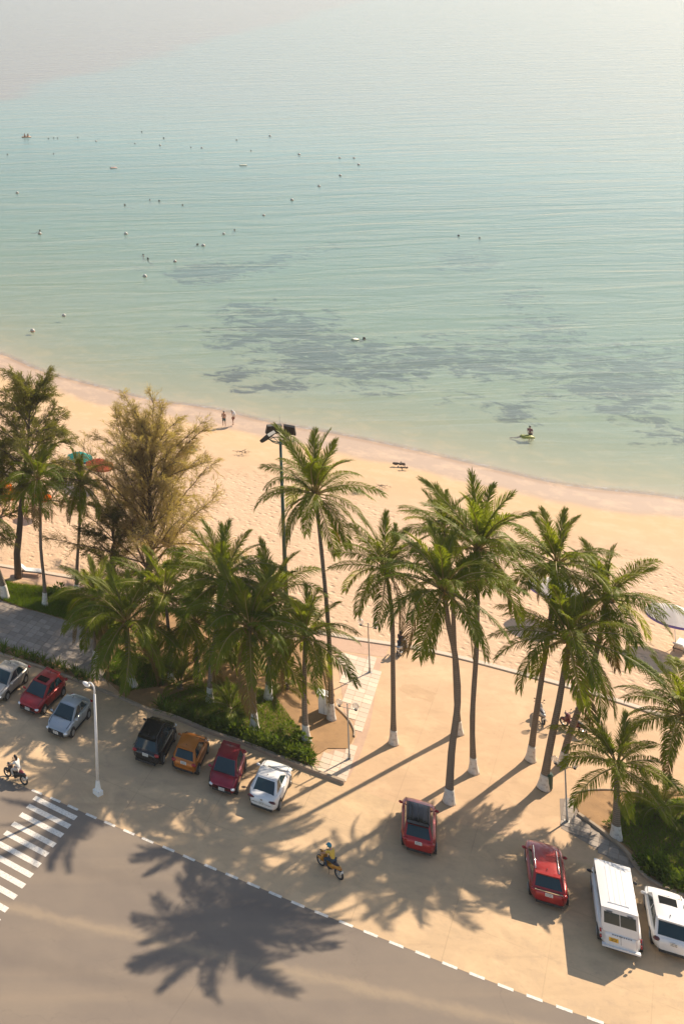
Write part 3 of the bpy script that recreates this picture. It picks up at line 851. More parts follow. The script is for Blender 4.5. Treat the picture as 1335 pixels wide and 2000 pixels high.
def palm(label, base, mids, hub, n=24, scale=1.0, lime=1.0, r0=0.19, seed=1, emax=84, espan=122, dead=2, group='coconut palms between the lot and the beach', coco=True, up=0.82):
    global coco_me
    r = random.Random(seed)
    B = Vector((base[0], base[1], 0.0))
    root = empty('coconut_palm', B)
    tag(root, label, 'palm tree', group)
    ctrl = [Vector((0, 0, -0.05))] + [Vector(p) - B for p in mids] + [Vector(hub) - B]
    # smooth spline
    pts = []
    for i in range(len(ctrl) - 1):
        p0, p1, p2, p3 = ctrl[max(i - 1, 0)], ctrl[i], ctrl[i + 1], ctrl[min(i + 2, len(ctrl) - 1)]
        K = max(3, int((p2 - p1).length / 0.8))
        for j in range(K):
            t = j / K
            pts.append(0.5 * ((2 * p1) + (p2 - p0) * t + (2 * p0 - 5 * p1 + 4 * p2 - p3) * t * t + (3 * p1 - p0 - 3 * p2 + p3) * t ** 3))
    pts.append(ctrl[-1])
    Ltot = sum((a - b).length for a, b in zip(pts, pts[1:]))
    s = 0; rr = []
    for i, p in enumerate(pts):
        if i: s += (pts[i] - pts[i - 1]).length
        sw = 0.16 * math.exp(-s / 0.55)
        rr.append(r0 * (1 - 0.32 * s / Ltot) + sw + r.uniform(-.006, .006))
    bm = bmesh.new(); add_tube(bm, pts, rr, n=12)
    build('trunk', bm, M['trunk'], root)
    if lime > 0:
        lime *= 0.88
        bm = bmesh.new(); q = []; qr = []; s = 0
        K = 8
        for i in range(K + 1):
            z = lime * i / K
            # find point on trunk at height z
            j = max(k for k in range(len(pts)) if pts[k].z <= z + 1e-6) if z > 0 else 0
            j = min(j, len(pts) - 2)
            t = (z - pts[j].z) / max(1e-6, (pts[j + 1].z - pts[j].z)); t = min(max(t, 0), 1)
            q.append(pts[j].lerp(pts[j + 1], t)); qr.append(rr[j] * (1 - t) + rr[j + 1] * t + 0.012 + (0.02 if i == 0 else 0))
        add_tube(bm, q, qr, n=12)
        build('limewashed_base', bm, M['lime'], root)
    top = pts[-1]
    if coco:
        if coco_me is None:
            o = build('coconut_cluster', coco_mesh(r), [M['coconut'], M['fibre']], root, smooth=True); coco_me = o.data
        else: o = link_mesh('coconut_cluster', coco_me, root)
        o.location = top; o.rotation_euler = (0, 0, r.uniform(0, 6.28)); o.scale = (scale,) * 3
    az = r.uniform(0, 6.28)
    n = int(n * 1.2)
    for i in range(n):
        t = i / (n - 1)
        e = emax + 4 - espan * t ** 1.12 + r.uniform(-8, 8)
        el = min(ELEV, key=lambda x: abs(x - e))
        az += rad(137.5) + r.uniform(-.18, .18)
        me = r.choice(dead_me) if i >= n - dead else r.choice(FR[el])
        o = link_mesh('frond', me, root)
        k = scale * r.uniform(0.86, 1.08) * (up if el > 58 else 1.0)
        o.location = top + Vector((math.cos(az) * .12, math.sin(az) * .12, 0.1 - 0.35 * t))
        o.rotation_euler = (r.uniform(-.35, .35), r.uniform(-.05, .05), az)
        o.rotation_mode = 'XYZ'
        o.scale = (k, k, k)
    return root

palm('tallest coconut palm, slim trunk rising beside the green floodlight mast', (38.02, 86.50), [(38.19, 86.80, 5.74), (38.40, 87.90, 10.60)], (38.67, 89.30, 14.65), 26, 0.95, 1.3, 0.17, 11, up=1.08)
palm('straight coconut palm just right of the pale paved path, crown left of its neighbours', (40.93, 83.70), [(41.09, 83.70, 5.26), (41.15, 83.70, 8.73)], (40.82, 83.70, 11.94), 24, 0.84, 1.05, 0.17, 12, dead=2)
palm('coconut palm with an s-bent trunk standing just behind the red crossover', (41.42, 77.85), [(41.70, 77.85, 3.12), (42.21, 77.85, 6.32), (42.15, 77.85, 9.23), (41.78, 77.85, 11.34)], (41.60, 77.85, 13.44), 27, 1.0, 1.0, 0.22, 13)
palm('coconut palm whose trunk hides behind the s-bent palm, crown above it', (45.82, 84.53), [(45.74, 84.53, 3.57), (45.73, 84.53, 9.88)], (45.39, 84.53, 13.93), 20, 0.72, 1.0, 0.17, 14, coco=False)
palm('tall coconut palm right of the s-bent palm, its white base on open sand', (44.55, 80.57), [(44.61, 80.57, 3.60), (45.06, 80.57, 8.26), (45.23, 80.57, 11.26)], (45.43, 80.57, 14.66), 25, 0.95, 1.1, 0.17, 15, up=1.05)
palm('leftmost of the three leaning coconut palms, white base on sunlit sand', (48.85, 81.52), [(49.13, 81.52, 1.85), (49.76, 81.52, 5.20), (50.52, 81.52, 9.23)], (51.14, 81.52, 13.00), 24, 0.88, 1.1, 0.18, 16)
palm('middle leaning coconut palm with a dark green bin beside its white base', (47.98, 78.81), [(48.42, 78.81, 2.27), (49.16, 78.81, 5.34), (49.60, 78.81, 7.45)], (50.04, 78.81, 9.56), 27, 1.0, 1.0, 0.22, 17)
palm('rightmost leaning coconut palm, white base behind the lamp post on the right', (50.59, 80.91), [(50.92, 80.91, 1.50), (51.85, 80.91, 3.81), (52.93, 80.91, 6.79)], (53.93, 80.91, 10.95), 23, 0.9, 1.0, 0.19, 18)
palm('short young coconut palm on the right lawn in front of the van', (49.47, 74.26), [(49.58, 74.26, 2.09)], (49.70, 74.26, 4.54), 22, 0.74, 0.95, 0.2, 19, espan=95, coco=False, dead=0)
palm('broad coconut palm cut by the right edge of the picture', (55.60, 76.08), [(55.58, 76.08, 2.84)], (55.20, 76.08, 6.16), 26, 0.9, 1.0, 0.2, 20)
palm('slim coconut palm at left with its white base in the shaded grass', (21.66, 102.73), [(21.68, 102.73, 1.83), (21.49, 102.73, 4.82), (21.55, 102.73, 7.80)], (21.40, 102.73, 10.58), 22, 0.78, 1.25, 0.15, 21, espan=140)
palm('slim coconut palm in front of the pale feathery tree', (24.89, 105.01), [(25.02, 105.01, 2.30), (25.36, 105.01, 5.78)], (25.56, 105.01, 9.04), 22, 0.7, 0.6, 0.14, 22, espan=140)
palm('coconut palm leaning out of the left edge, fat white base', (18.65, 104.16), [(18.40, 104.16, 1.43), (17.45, 104.16, 3.84)], (16.04, 104.16, 6.92), 18, 0.9, 1.3, 0.28, 23)
palm('broad coconut palm at the corner of the bed by the white street lamp', (25.52, 91.18), [(25.27, 91.18, 1.52)], (25.20, 91.18, 4.85), 27, 1.02, 0.85, 0.24, 24, espan=116)
palm('small coconut palm with a thin white base at the edge of the grey court', (23.71, 94.54), [(23.62, 94.54, 2.00)], (23.80, 94.54, 4.93), 22, 0.78, 0.95, 0.13, 25, coco=False)
palm('coconut palm behind the black car hedge, crown against the sand', (30.40, 88.96), [(30.57, 88.96, 2.61)], (31.75, 88.96, 8.84), 28, 0.98, 1.2, 0.16, 26)
palm('broad coconut palm in the bed behind the red hatchback', (32.30, 85.67), [(32.27, 85.67, 2.31)], (32.20, 85.67, 7.21), 28, 1.05, 1.4, 0.21, 27, espan=118)
palm('coconut palm half hidden behind the broad bed palm, white base in grass', (34.66, 89.08), [(34.84, 89.08, 2.76)], (35.23, 89.08, 7.36), 23, 0.9, 1.2, 0.2, 28)
palm('medium coconut palm nearest the white utility box', (35.30, 84.33), [(35.26, 84.33, 2.66)], (35.49, 84.33, 7.19), 24, 0.82, 1.25, 0.19, 29)
palm('coconut palm deep in the bed behind the broad corner palm', (28.52, 91.65), [(28.50, 91.65, 2.66)], (28.26, 91.65, 6.47), 23, 0.9, 0.8, 0.16, 30, coco=False)
palm('short coconut palm crowded in the middle of the bed', (30.61, 92.18), [(30.63, 92.18, 1.53)], (30.68, 92.18, 4.01), 28, 0.95, 0.6, 0.16, 31, coco=False)

palm('unseen coconut palm beyond the right edge, added to shade the lawn', (58.96, 77.29), [(58.99, 77.29, 2.56)], (59.45, 77.29, 6.06), 22, 0.9, 1.0, 0.2, 33)  # out-of-frame palm, added to cast shade over the right lawn

for bp_, sc_, sd_, lab in (((28.83, 90.67), .5, 51, 'stemless young palm at the back corner of the hedge'), ((31.31, 87.46), .5, 52, 'stemless young palm between two white palm bases in the bed'), ((36.48, 90.22), .5, 53, 'stemless young palm behind the medium palm in the bed'), ((27.83, 93.67), .6, 54, 'stemless young palm right of the broad corner palm'), ((34.22, 93.29), .62, 55, 'stemless young palm in the middle of the crowded bed'), ((25.85, 96.95), .5, 56, 'stemless young palm behind the broad corner palm'), ((25.94, 100.16), .5, 57, 'stemless young palm at the shaded edge of the grey court'), ((53.59, 76.18), .5, 58, 'stemless young palm on the shaded right lawn')):
    palm(lab, bp_, [(bp_[0], bp_[1], .2)], (bp_[0], bp_[1], .45), 15, sc_, 0, .12, sd_, espan=70, coco=False, dead=0, group='young palms in the beds')

# ------------------------------------------------------------------ casuarina trees
def casuarina(label, base, H, spread, mat, seed, limbs, lean=0.0, low=0.25, rise=(.3, .9), wt=1.0, ns=7):
    r = random.Random(seed)
    root = empty('casuarina_tree', (base[0], base[1], 0)); tag(root, label, 'tree', 'feathery casuarina trees on the beach edge')
    bm = bmesh.new(); fol = bmesh.new()
    tp = [Vector((lean * (i / 8) ** 1.5 + r.uniform(-.15, .15), r.uniform(-.15, .15), H * 0.95 * i / 8)) for i in range(9)]
    tp[0] = Vector((0, 0, -0.05))
    add_tube(bm, tp, [0.32 * (1 - i / 8.6) + 0.02 for i in range(9)], n=9)
    def spray(p, d, ln, k):
        for _ in range(k):
            q = p + Vector((r.gauss(0, .1), r.gauss(0, .1), r.gauss(0, .08)))
            D = (d + Vector((r.gauss(0, .38), r.gauss(0, .38), r.gauss(-.1, .35)))).normalized()
            D2 = (D + Vector((0, 0, -r.uniform(.3, 1.0)))).normalized()
            W = D.cross(Vector((r.gauss(0, 1), r.gauss(0, 1), r.gauss(0, 1)))).normalized() * r.uniform(.012, .022) * wt
            l = ln * r.uniform(.6, 1.3)
            b = q + D * l * .55; c = b + D2 * l * .45
            v = [fol.verts.new(x) for x in (q - W, q + W, b + W * .9, b - W * .9, c)]
            fol.faces.new((v[0], v[1], v[2], v[3])); fol.faces.new((v[3], v[2], v[4]))
    az = r.uniform(0, 6)
    for i in range(limbs):
        t = low + (1 - low) * (i + r.random()) / limbs
        x = t * 8; j = min(int(x), 7); p = tp[j].lerp(tp[j + 1], x - j)
        az += rad(137.5) + r.uniform(-.4, .4)
        u = (t - low) / (1 - low)
        L = spread * (1.0 - .62 * u ** 1.6) * r.uniform(.6, 1.25)
        d = Vector((math.cos(az), math.sin(az), r.uniform(*rise) + .9 * u)).normalized()
        q = [p]; n = 9
        for k in range(n):
            d = (d + Vector((r.gauss(0, .1), r.gauss(0, .1), .05 - .02 * k + r.gauss(0, .05)))).normalized()
            q.append(q[-1] + d * L / n)
        add_tube(bm, q, [0.07 * (1 - k / (n + .6)) * (0.4 + L / spread * .6) + .006 for k in range(n + 1)], n=5)
        # side twigs make the limb a plume
        m = int(10 + 5 * L)
        for k in range(m):
            s = (.18 + .82 * (k + r.random()) / m) * n; jj = min(int(s), n - 1)
            o = q[jj].lerp(q[jj + 1], s - jj); ax = (q[jj + 1] - q[jj]).normalized()
            td = (ax * .8 + Vector((r.gauss(0, .6), r.gauss(0, .6), r.gauss(.1, .45)))).normalized()
            tl = (.35 + .16 * L * (1 - .7 * s / n)) * r.uniform(.6, 1.4)
            e = o + td * tl + Vector((0, 0, -.1 * tl))
            add_tube(bm, [o, o.lerp(e, .5) + Vector((0, 0, .05 * tl)), e], [.016, .01, .004], n=3, cap=False)
            for w in (.35, .6, .8, 1.0):
                spray(o.lerp(e, w) + Vector((0, 0, .04 * tl)), (td + ax * .5).normalized(), r.uniform(.32, .6), ns)
    build('trunk', bm, M['bark'], root)
    build('crown', fol, mat, root)
    return root
casuarina('dark feathery casuarina tree at the left edge, tallest of the three', (20.43, 107.48), 17.0, 6.6, M['needle'], 41, 38, 1.9, 0.42, (-.1, .5), 1.05, 6)
casuarina('pale brown feathery casuarina tree, widest crown, in front of the beach', (31.04, 104.85), 13.2, 9.4, M['needle_light'], 42, 80, 0.8, 0.05, (.0, 2.2), 0.8, 4)
casuarina('dark low casuarina tree behind the leaning palm at the left edge', (18.76, 109.03), 11.0, 4.6, M['needle'], 43, 22, 0.4, 0.3, (.0, .5), 1.1, 6)
casuarina('dark casuarina thicket at the foot of the pale feathery tree', (28.04, 105.05), 6.5, 3.4, M['needle'], 44, 18, 0.2, 0.12, (.1, .6), 1.1, 5)

# ------------------------------------------------------------------ hedge plants, grass
def strap_mesh(seed, n=20):
    r = random.Random(seed); bm = bmesh.new()
    for k in range(n):
        az = 6.28 * k / n * 2.4 + r.uniform(-.3, .3); e = rad(r.uniform(25, 80)); L = r.uniform(.55, .95); w = r.uniform(.03, .045)
        c, s = math.cos(az), math.sin(az); p = Vector((c * .05, s * .05, 0)); W = Vector((-s, c, 0)) * w
        prev = None
        for i in range(5):
            t = i / 4
            ww = W * (1 - t ** 2.2) if i < 4 else W * 0.02
            a = [bm.verts.new(p - ww), bm.verts.new(p + ww)]
            if prev: bm.faces.new((prev[0], prev[1], a[1], a[0])).smooth = True
            prev = a
            ee = e - rad(75) * t * t
            p = p + Vector((c * math.cos(ee), s * math.cos(ee), math.sin(ee))) * (L / 4)
    me = bpy.data.meshes.new('strap_leaf_plant'); bm.to_mesh(me); bm.free(); me.materials.append(M['strap'])
    return me
SM = [strap_mesh(s) for s in (1, 2, 3, 4)]
def leafy_mesh(seed):
    r = random.Random(seed); bm = bmesh.new()
    for k in range(90):
        d = Vector((r.gauss(0, 1), r.gauss(0, 1), abs(r.gauss(0, .8)))).normalized()
        p = Vector((d.x * .38, d.y * .38, .08 + d.z * .5)) * r.uniform(.5, 1)
        D = (d + Vector((r.gauss(0, .4), r.gauss(0, .4), r.gauss(0, .3)))).normalized()
        W = D.cross(Vector((r.gauss(0, 1), r.gauss(0, 1), 1))).normalized() * r.uniform(.035, .06)
        L = r.uniform(.14, .26)
        v = [bm.verts.new(x) for x in (p, p + D * L * .5 + W, p + D * L, p + D * L * .5 - W)]
        bm.faces.new(v)
    me = bpy.data.meshes.new('leafy_shrub'); bm.to_mesh(me); bm.free(); me.materials.append(M['strap'])
    return me
LM = [leafy_mesh(s) for s in (5, 6, 7)]
def row(line, step, rows, w, label, group, meshes, name, cat, seed, sc=1.0):
    r = random.Random(seed)
    for (p, a) in along(line, step):
        for k in range(rows):
            nrm = Vector((-math.sin(a), math.cos(a), 0))
            q = p + nrm * (0.25 + w * (k + .5) / rows + r.uniform(-.15, .15)) + Vector((math.cos(a), math.sin(a), 0)) * r.uniform(-.2, .2)
            if r.random() < 0.06: continue
            o = link_mesh(name, r.choice(meshes))
            o.location = (q.x, q.y, 0.05); o.rotation_euler = (0, 0, r.uniform(0, 6.28)); s = sc * r.uniform(.7, 1.2); o.scale = (s, s, s)
            tag(o, label, cat, group)
row([(16.56, 95.80), (19.31, 93.85), (22.12, 91.51)], 0.62, 2, 0.8, 'strap leaved lily plant in the row along the kerb by the left cars', 'lilies along the left kerb', SM, 'strap_leaf_plant', 'plant', 1)
row([(26.03, 88.00), (27.33, 87.10), (29.17, 85.39)], 0.6, 2, 0.9, 'tall strap leaved lily plant in the hedge beside the black car', 'lilies in the hedge by the black car', SM, 'strap_leaf_plant', 'plant', 2, 1.2)
row([(29.17, 85.39), (30.99, 84.07), (32.44, 82.76), (34.08, 81.42)], 0.55, 3, 1.1, 'leafy green shrub in the hedge behind the orange and red cars', 'shrubs in the hedge behind the orange and red cars', LM + SM[:1], 'leafy_shrub', 'shrub', 3, 1.25)
row([(49.05, 72.10), (48.96, 71.22), (49.67, 69.95), (50.52, 69.23)], 0.55, 3, 1.3, 'leafy shrub in the hedge at the edge of the right lawn', 'shrubs edging the right lawn', LM + SM[:1], 'leafy_shrub', 'shrub', 4, 1.2)

def grass(poly, n, seed, h=(0.1, 0.24), z=0.05, name='grass'):
    r = random.Random(seed); bm = bmesh.new()
    cl = samples_in(poly, max(6, n // 420), r)
    for (x, y) in samples_in(poly, n, r):
        dmin = min((x - a) ** 2 + (y - b) ** 2 for a, b in cl)
        if dmin > 2.2 and r.random() < .55: continue
        a = r.uniform(0, 6.28); H = r.uniform(*h); w = r.uniform(.012, .024)
        L = Vector((r.gauss(0, .5), r.gauss(0, .5), 0)) * H
        c, s = math.cos(a) * w, math.sin(a) * w
        v = [bm.verts.new(q) for q in ((x - c, y - s, z), (x + c, y + s, z), (x + L.x, y + L.y, z + H))]
        bm.faces.new(v)
    o = build(name, bm, M['grass']); tag(o, kind='stuff')
    return o
grass([(49.62, 74.34), (50.53, 76.33), (52.38, 77.39), (56.27, 77.43), (68, 70), (64, 62.5), (50.80, 69.59), (49.92, 70.28), (49.32, 71.69), (49.67, 73.23)], 42000, 1)
grass(LAWN2, 15000, 2)
grass([(18.12, 103.86), (19.59, 102.62), (21.79, 101.12), (24.10, 99.51), (25.90, 103.10), (23.60, 105.09), (19.91, 106.29), (18.74, 107.06)], 20000, 3, (.12, .3))
grass([(23.55, 92.27), (24.93, 90.45), (27.75, 91.05), (29.20, 94.27), (25.74, 95.88)], 9000, 4)

# low clump on the right lawn edge and ground fern near the wall
for pt, s, lab in (((34.82, 83.87), 1.5, 'bright green young shrub in front of the medium palm'), ((34.53, 85.15), 1.5, 'bright green shrub right of the broad bed palm'), ((49.87, 75.11), 1.0, 'small yellow green tuft at the foot of the young palm'), ((34.35, 82.18), 1.5, 'bushy green shrub at the tip of the hedge by the white sedan'), ((23.27, 104.10), 2.0, 'low green shrub in the shaded grass beside the slim left palm'), ((24.64, 101.57), 2.0, 'low green shrub near the grey court edge')):
    o = link_mesh('leafy_shrub', LM[0]); o.location = (pt[0], pt[1], .05); o.scale = (s, s, s * .9); tag(o, lab, 'shrub')
# ------------------------------------------------------------------ cars
def interp(tab, x):
    if x <= tab[0][0]: return tab[0][1]
    for (a, va), (b, vb) in zip(tab[:-1], tab[1:]):
        if x <= b: return va + (vb - va) * (x - a) / (b - a)
    return tab[-1][1]

def wheel_mesh():
    bm = bmesh.new()
    add_torus(bm, (0, 0, 0), (0, 1, 0), 0.235, 0.1, 20, 8)
    return bm
WHEEL = {}
def car(name, label, cat, fwd_pts, L, W, H, deck, belt, cab, pm, style, group='cars parked on the sandy lot', wheelbase=None, opts=()):
    """deck: (x, z) top profile of the lower body, x measured from the middle, front positive; cab: x of windscreen foot, windscreen top, rear glass top, rear glass foot"""
    (cx, cy), th = fwd_pts
    root = empty(name, (cx, cy, 0.0), math.pi / 2 - th)
    tag(root, label, cat, group)
    wb = wheelbase or L * 0.59
    # body
    bm = bmesh.new(); rings = []
    xs = [-.5, -.492, -.47, -.42, -.36, -.3, -.2, -.1, 0, .1, .2, .3, .36, .42, .462, .487, .5]
    for f in xs:
        x = f * L; t = abs(f) * 2
        w = W / 2 * (1 - 0.33 * max(0, (t - .5) / .5) ** 2.7)
        zt = interp(deck, x)
        zb = 0.24 + 0.1 * max(0, (t - .86) / .14) ** 2
        if t > .99: zt -= 0.1; zb += .05; w *= .97
        sh = min(belt, zt - .03)
        half = [(w * .86, zb), (w * .965, zb + .07), (w, zb + .22), (w * 1.0, (zb + sh) / 2 + .05), (w * .985, sh - .05), (w * .945, sh), (w * .86, zt - .012), (w * .5, zt + .012), (0, zt + .02)]
        ring = [(0, zb)] + half
        pts = [(x, y, z) for y, z in ring] + [(x, -y, z) for y, z in ring[-2:0:-1]]
        rings.append([bm.verts.new(p) for p in pts])
    n = len(rings[0])
    for a, b in zip(rings[:-1], rings[1:]):
        for k in range(n): bm.faces.new((a[k], a[(k + 1) % n], b[(k + 1) % n], b[k]))
    bm.faces.new(rings[0][::-1]); bm.faces.new(rings[-1])
    bmesh.ops.recalc_face_normals(bm, faces=bm.faces[:])
    body = build('body', bm, pm, root, smooth=True, sharp=52)
    # greenhouse shell
    x0, x1, x2, x3 = cab
    wb_, wr = W / 2 * .905, W / 2 * (.70 if style != 'van' else .86)
    zb = belt - .03; zr = H - .05
    fl, fr_ = (x0, x1)
    def P(x, y, z): return Vector((x, y, z))
    base = [P(x3, wb_ * .94, zb), P(x0, wb_ * .96, zb), P(x0, -wb_ * .96, zb), P(x3, -wb_ * .94, zb)]
    top = [P(x2, wr * .95, zr), P(x1, wr * .98, zr), P(x1, -wr * .98, zr), P(x2, -wr * .95, zr)]
    bm = bmesh.new()
    vb = [bm.verts.new(p) for p in base]; vt = [bm.verts.new(p) for p in top]
    for k in range(4): bm.faces.new((vb[k], vb[(k + 1) % 4], vt[(k + 1) % 4], vt[k]))
    bmesh.ops.bevel(bm, geom=[e for e in bm.edges if abs(e.verts[0].co.z - e.verts[1].co.z) > .2], offset=.06, segments=3, affect='EDGES')
    bmesh.ops.recalc_face_normals(bm, faces=bm.faces[:])
    build('pillars', bm, pm, root, smooth=True, sharp=40)
    # roof: crowned panel
    bm = bmesh.new(); g = []
    nx, ny = 8, 8
    for i in range(nx + 1):
        rw = []
        for j in range(ny + 1):
            u, v = i / nx, j / ny * 2 - 1
            x = x2 + (x1 - x2) * u; w = wr * (.95 + .03 * u)
            z = zr + .055 * (1 - abs(v) ** 3.5) * (1 - abs(2 * u - 1) ** 5 * .8) + .004
            rw.append(bm.verts.new((x, v * w * 1.005, z)))
        g.append(rw)
    for i in range(nx):
        for j in range(ny): bm.faces.new((g[i][j], g[i + 1][j], g[i + 1][j + 1], g[i][j + 1]))
    bmesh.ops.recalc_face_normals(bm, faces=bm.faces[:])
    roofm = M['black_gloss'] if 'black_roof' in opts else pm
    roof = build('roof', bm, roofm, root, smooth=True)
    # glass panels on the faces
    def panel(nm, A, B, C, D, u0, u1, v0, v1, mat=None, off=0.009, u0t=None, u1t=None, n=1):
        u0t = u0 if u0t is None else u0t; u1t = u1 if u1t is None else u1t
        def q(u, v): return (A.lerp(B, u)).lerp(D.lerp(C, u), v)
        nn = (B - A).cross(D - A).normalized()
        cen = (A + B + C + D) / 4
        if nn.dot(cen - Vector(((x1 + x2) / 2, 0, belt))) < 0: nn = -nn
        bm = bmesh.new()
        a = [q(u0, v0), q(u1, v0), q(u1t, v1), q(u0t, v1)]
        outer = [bm.verts.new(p + nn * off) for p in a]; inner = [bm.verts.new(p + nn * .001) for p in a]
        bm.faces.new(outer)
        for k in range(4): bm.faces.new((outer[k], outer[(k + 1) % 4], inner[(k + 1) % 4], inner[k]))
        bmesh.ops.recalc_face_normals(bm, faces=bm.faces[:])
        return build(nm, bm, mat or M['glass'], root)
    b, t = base, top
    ws = panel('windscreen', b[1], b[2], t[2], t[1], .05, .95, .05, .95)
    bw = bmesh.new(); add_box(bw, (x0 - .05, .1, belt + .045), (.03, .62, .02), rz=.12); add_box(bw, (x0 - .05, -.45, belt + .045), (.03, .5, .02), rz=.12)
    build('wiper', bw, M['dark_plastic'], root)
    if style == 'van':
        panel('rear_window', b[3], b[0], t[0], t[3], .07, .49, .36, .84); panel('rear_window', b[3], b[0], t[0], t[3], .51, .93, .36, .84)
    else: panel('rear_window', b[3], b[0], t[0], t[3], .08, .92, .12 if style != 'sedan' else .06, .9 if style == 'sedan' else .82)
    segs = {'sedan': [(.10, .5, .3, .53), (.535, .86, .565, .86)], 'hatch': [(.08, .5, .28, .52), (.53, .84, .55, .84)], 'suv': [(.05, .40, .2, .42), (.43, .69, .45, .69), (.71, .93, .71, .9)], 'van': [(.04, .3, .1, .3), (.32, .52, .32, .52), (.54, .74, .54, .74), (.76, .96, .76, .96)]}[style]
    for (u0, u1, u0t, u1t) in segs:
        vlo = .12 if style != 'van' else .42
        panel('side_window', b[1], b[0], t[0], t[1], u0, u1, vlo, .9, u0t=u0t, u1t=u1t)
        panel('side_window', b[2], b[3], t[3], t[2], u0, u1, vlo, .9, u0t=u0t, u1t=u1t)
    # wheels and arches
    wr_ = .335 if style in ('suv', 'van') else .31
    for sx in (wb / 2, -wb / 2):
        for sy in (1, -1):
            if wr_ not in WHEEL:
                bm = bmesh.new(); add_torus(bm, (0, 0, 0), (0, 1, 0), wr_ - .085, .085, 22, 8); add_cyl(bm, (0, -.09, 0), (0, .09, 0), wr_ - .09, n=20)
                for v in bm.verts: v.co.y *= 1.15
                w0 = build('wheel', bm, M['rubber'], root)
                bm = bmesh.new(); add_cyl(bm, (0, .0, 0), (0, .028, 0), wr_ - .115, n=18)
                for k in range(5):
                    a = k * 2 * math.pi / 5
                    add_box(bm, (math.cos(a) * .1, .03, math.sin(a) * .1), (.15, .02, .05), ry=-a)
                h0 = build('rim', bm, M['rim'], w0); h0.location = (0, .09, 0)
                WHEEL[wr_] = (w0.data, h0.data)
                w_ = w0; h_ = h0
            else:
                w_ = link_mesh('wheel', WHEEL[wr_][0], root); h_ = link_mesh('rim', WHEEL[wr_][1], w_); h_.location = (0, .09, 0)
            w_.location = (sx, sy * (W / 2 - .085), wr_)
            w_.rotation_euler = (0, 0, 0 if sy > 0 else math.pi)
            bm = bmesh.new()
            add_cyl(bm, (sx, sy * (W / 2 - .3), wr_ + .02), (sx, sy * (W / 2 + .004), wr_ + .02), wr_ + .06, n=22)
            build('wheel_arch', bm, M['dark_plastic'], root)
    # sills / bumpers
    bm = bmesh.new()
    add_box(bm, (0, 0, .235), (wb - .7, W * .985, .1))
    build('sill', bm, M['dark_plastic'], root)
    zf, zrr = interp(deck, L / 2 - .12), interp(deck, -L / 2 + .12)
    bm = bmesh.new()
    vs = add_box(bm, (L / 2 - .03, 0, .36), (.1, W * .66, .16)); build('front_grille', bm, M['dark_plastic'], root)
    bm = bmesh.new(); add_box(bm, (-L / 2 + .02, 0, .34), (.1, W * .70, .13)); build('rear_bumper_trim', bm, M['dark_plastic'], root)
    for sy in (1, -1):
        bm = bmesh.new(); add_sphere(bm, (L / 2 - .16, sy * W * .36, zf - .13), 1, (.17, .17, .075), 12, 8); build('headlight', bm, M['lens'], root, smooth=True)
        bm = bmesh.new()
        tl = M['dark_lens'] if 'dark_tail' in opts else M['red_lens']
        if style == 'van':
            add_box(bm, (-L / 2 + .03, sy * W * .45, 1.12), (.09, .085, .16)); add_box(bm, (-L / 2 + .03, sy * W * .45, .8), (.09, .085, .14))
        elif style == 'sedan': add_sphere(bm, (-L / 2 + .1, sy * W * .345, zrr - .12), 1, (.12, .24, .07), 12, 8)
        else: add_sphere(bm, (-L / 2 + .1, sy * W * .385, belt - .12), 1, (.13, .16, .1), 12, 8)
        build('tail_light', bm, tl, root, smooth=True)
        # mirrors, handles
        mb = bmesh.new(); add_sphere(mb, (x0 - .32, sy * (W / 2 + .07), belt + .07), 1, (.085, .12, .085), 10, 7)
        add_box(mb, (x0 - .31, sy * (W / 2 - .03), belt + .02), (.05, .14, .04))
        build('side_mirror', mb, pm if style != 'van' else M['dark_plastic'], root, smooth=True)
        for hx in ((x0 + x1) / 2 - .75, (x2 + x3) / 2 + .25 if style != 'van' else -.6):
            hb = bmesh.new(); add_box(hb, (hx, sy * (W / 2 - .012), belt - .12), (.18, .03, .03)); build('door_handle', hb, M['chrome'] if 'chrome' in opts else pm, root)
    # plates
    yw = M['plate_yellow'] if 'yellow_plate' in opts else M['plate_white']
    for sx, z in ((1, .46), (-1, .82 if style in ('suv', 'hatch') else (.78 if style == 'van' else .62))):
        bm = bmesh.new(); add_box(bm, (0, 0, 0), (.02, .36 if style != 'van' else .42, .18 if style != 'van' else .2)); pl = build('number_plate', bm, yw, root)
        off = .012 if style != 'sedan' else .016
        pl.location = (sx * (L / 2 + off), 0 if 'plate_left' not in opts or sx > 0 else .32, z)
        bm = bmesh.new()
        for row_ in (.038, -.04):
            for k in range(5): add_box(bm, (sx * .0112, -.12 + k * .06, row_), (.004, .034, .05))
        build('plate_characters', bm, M['ink'], pl)
    # door seams
    for sy in (1, -1):
        for sx in ((x0 + x1) / 2 - .05 - .95, (x0 + .1), (x2 + x3) / 2 + .05):
            bm = bmesh.new(); add_box(bm, (sx, sy * (W / 2 - .004), (belt + .35) / 2), (.014, .012, belt - .42))
            build('door_seam', bm, M['dark_plastic'], root)
    if style != 'van':
        bm = bmesh.new(); hx0 = x0 + .03; hx1 = L / 2 - .3
        for sy in (1, -1): add_box(bm, ((hx0 + hx1) / 2, sy * W * .395, interp(deck, (hx0 + hx1) / 2) - .0), (hx1 - hx0, .012, .03), rz=-sy * .05, ry=math.atan2(interp(deck, hx0) - interp(deck, hx1), hx1 - hx0))
        build('bonnet_seam', bm, M['dark_plastic'], root)
        bm = bmesh.new(); add_box(bm, (L / 2 + .005, 0, zf - .2), (.03, .13, .09)); build('badge', bm, M['chrome'], root)
        bm = bmesh.new(); add_box(bm, (-L / 2 - .002, 0, min(belt, zrr) - .1), (.03, .12, .07)); build('badge', bm, M['chrome'], root)
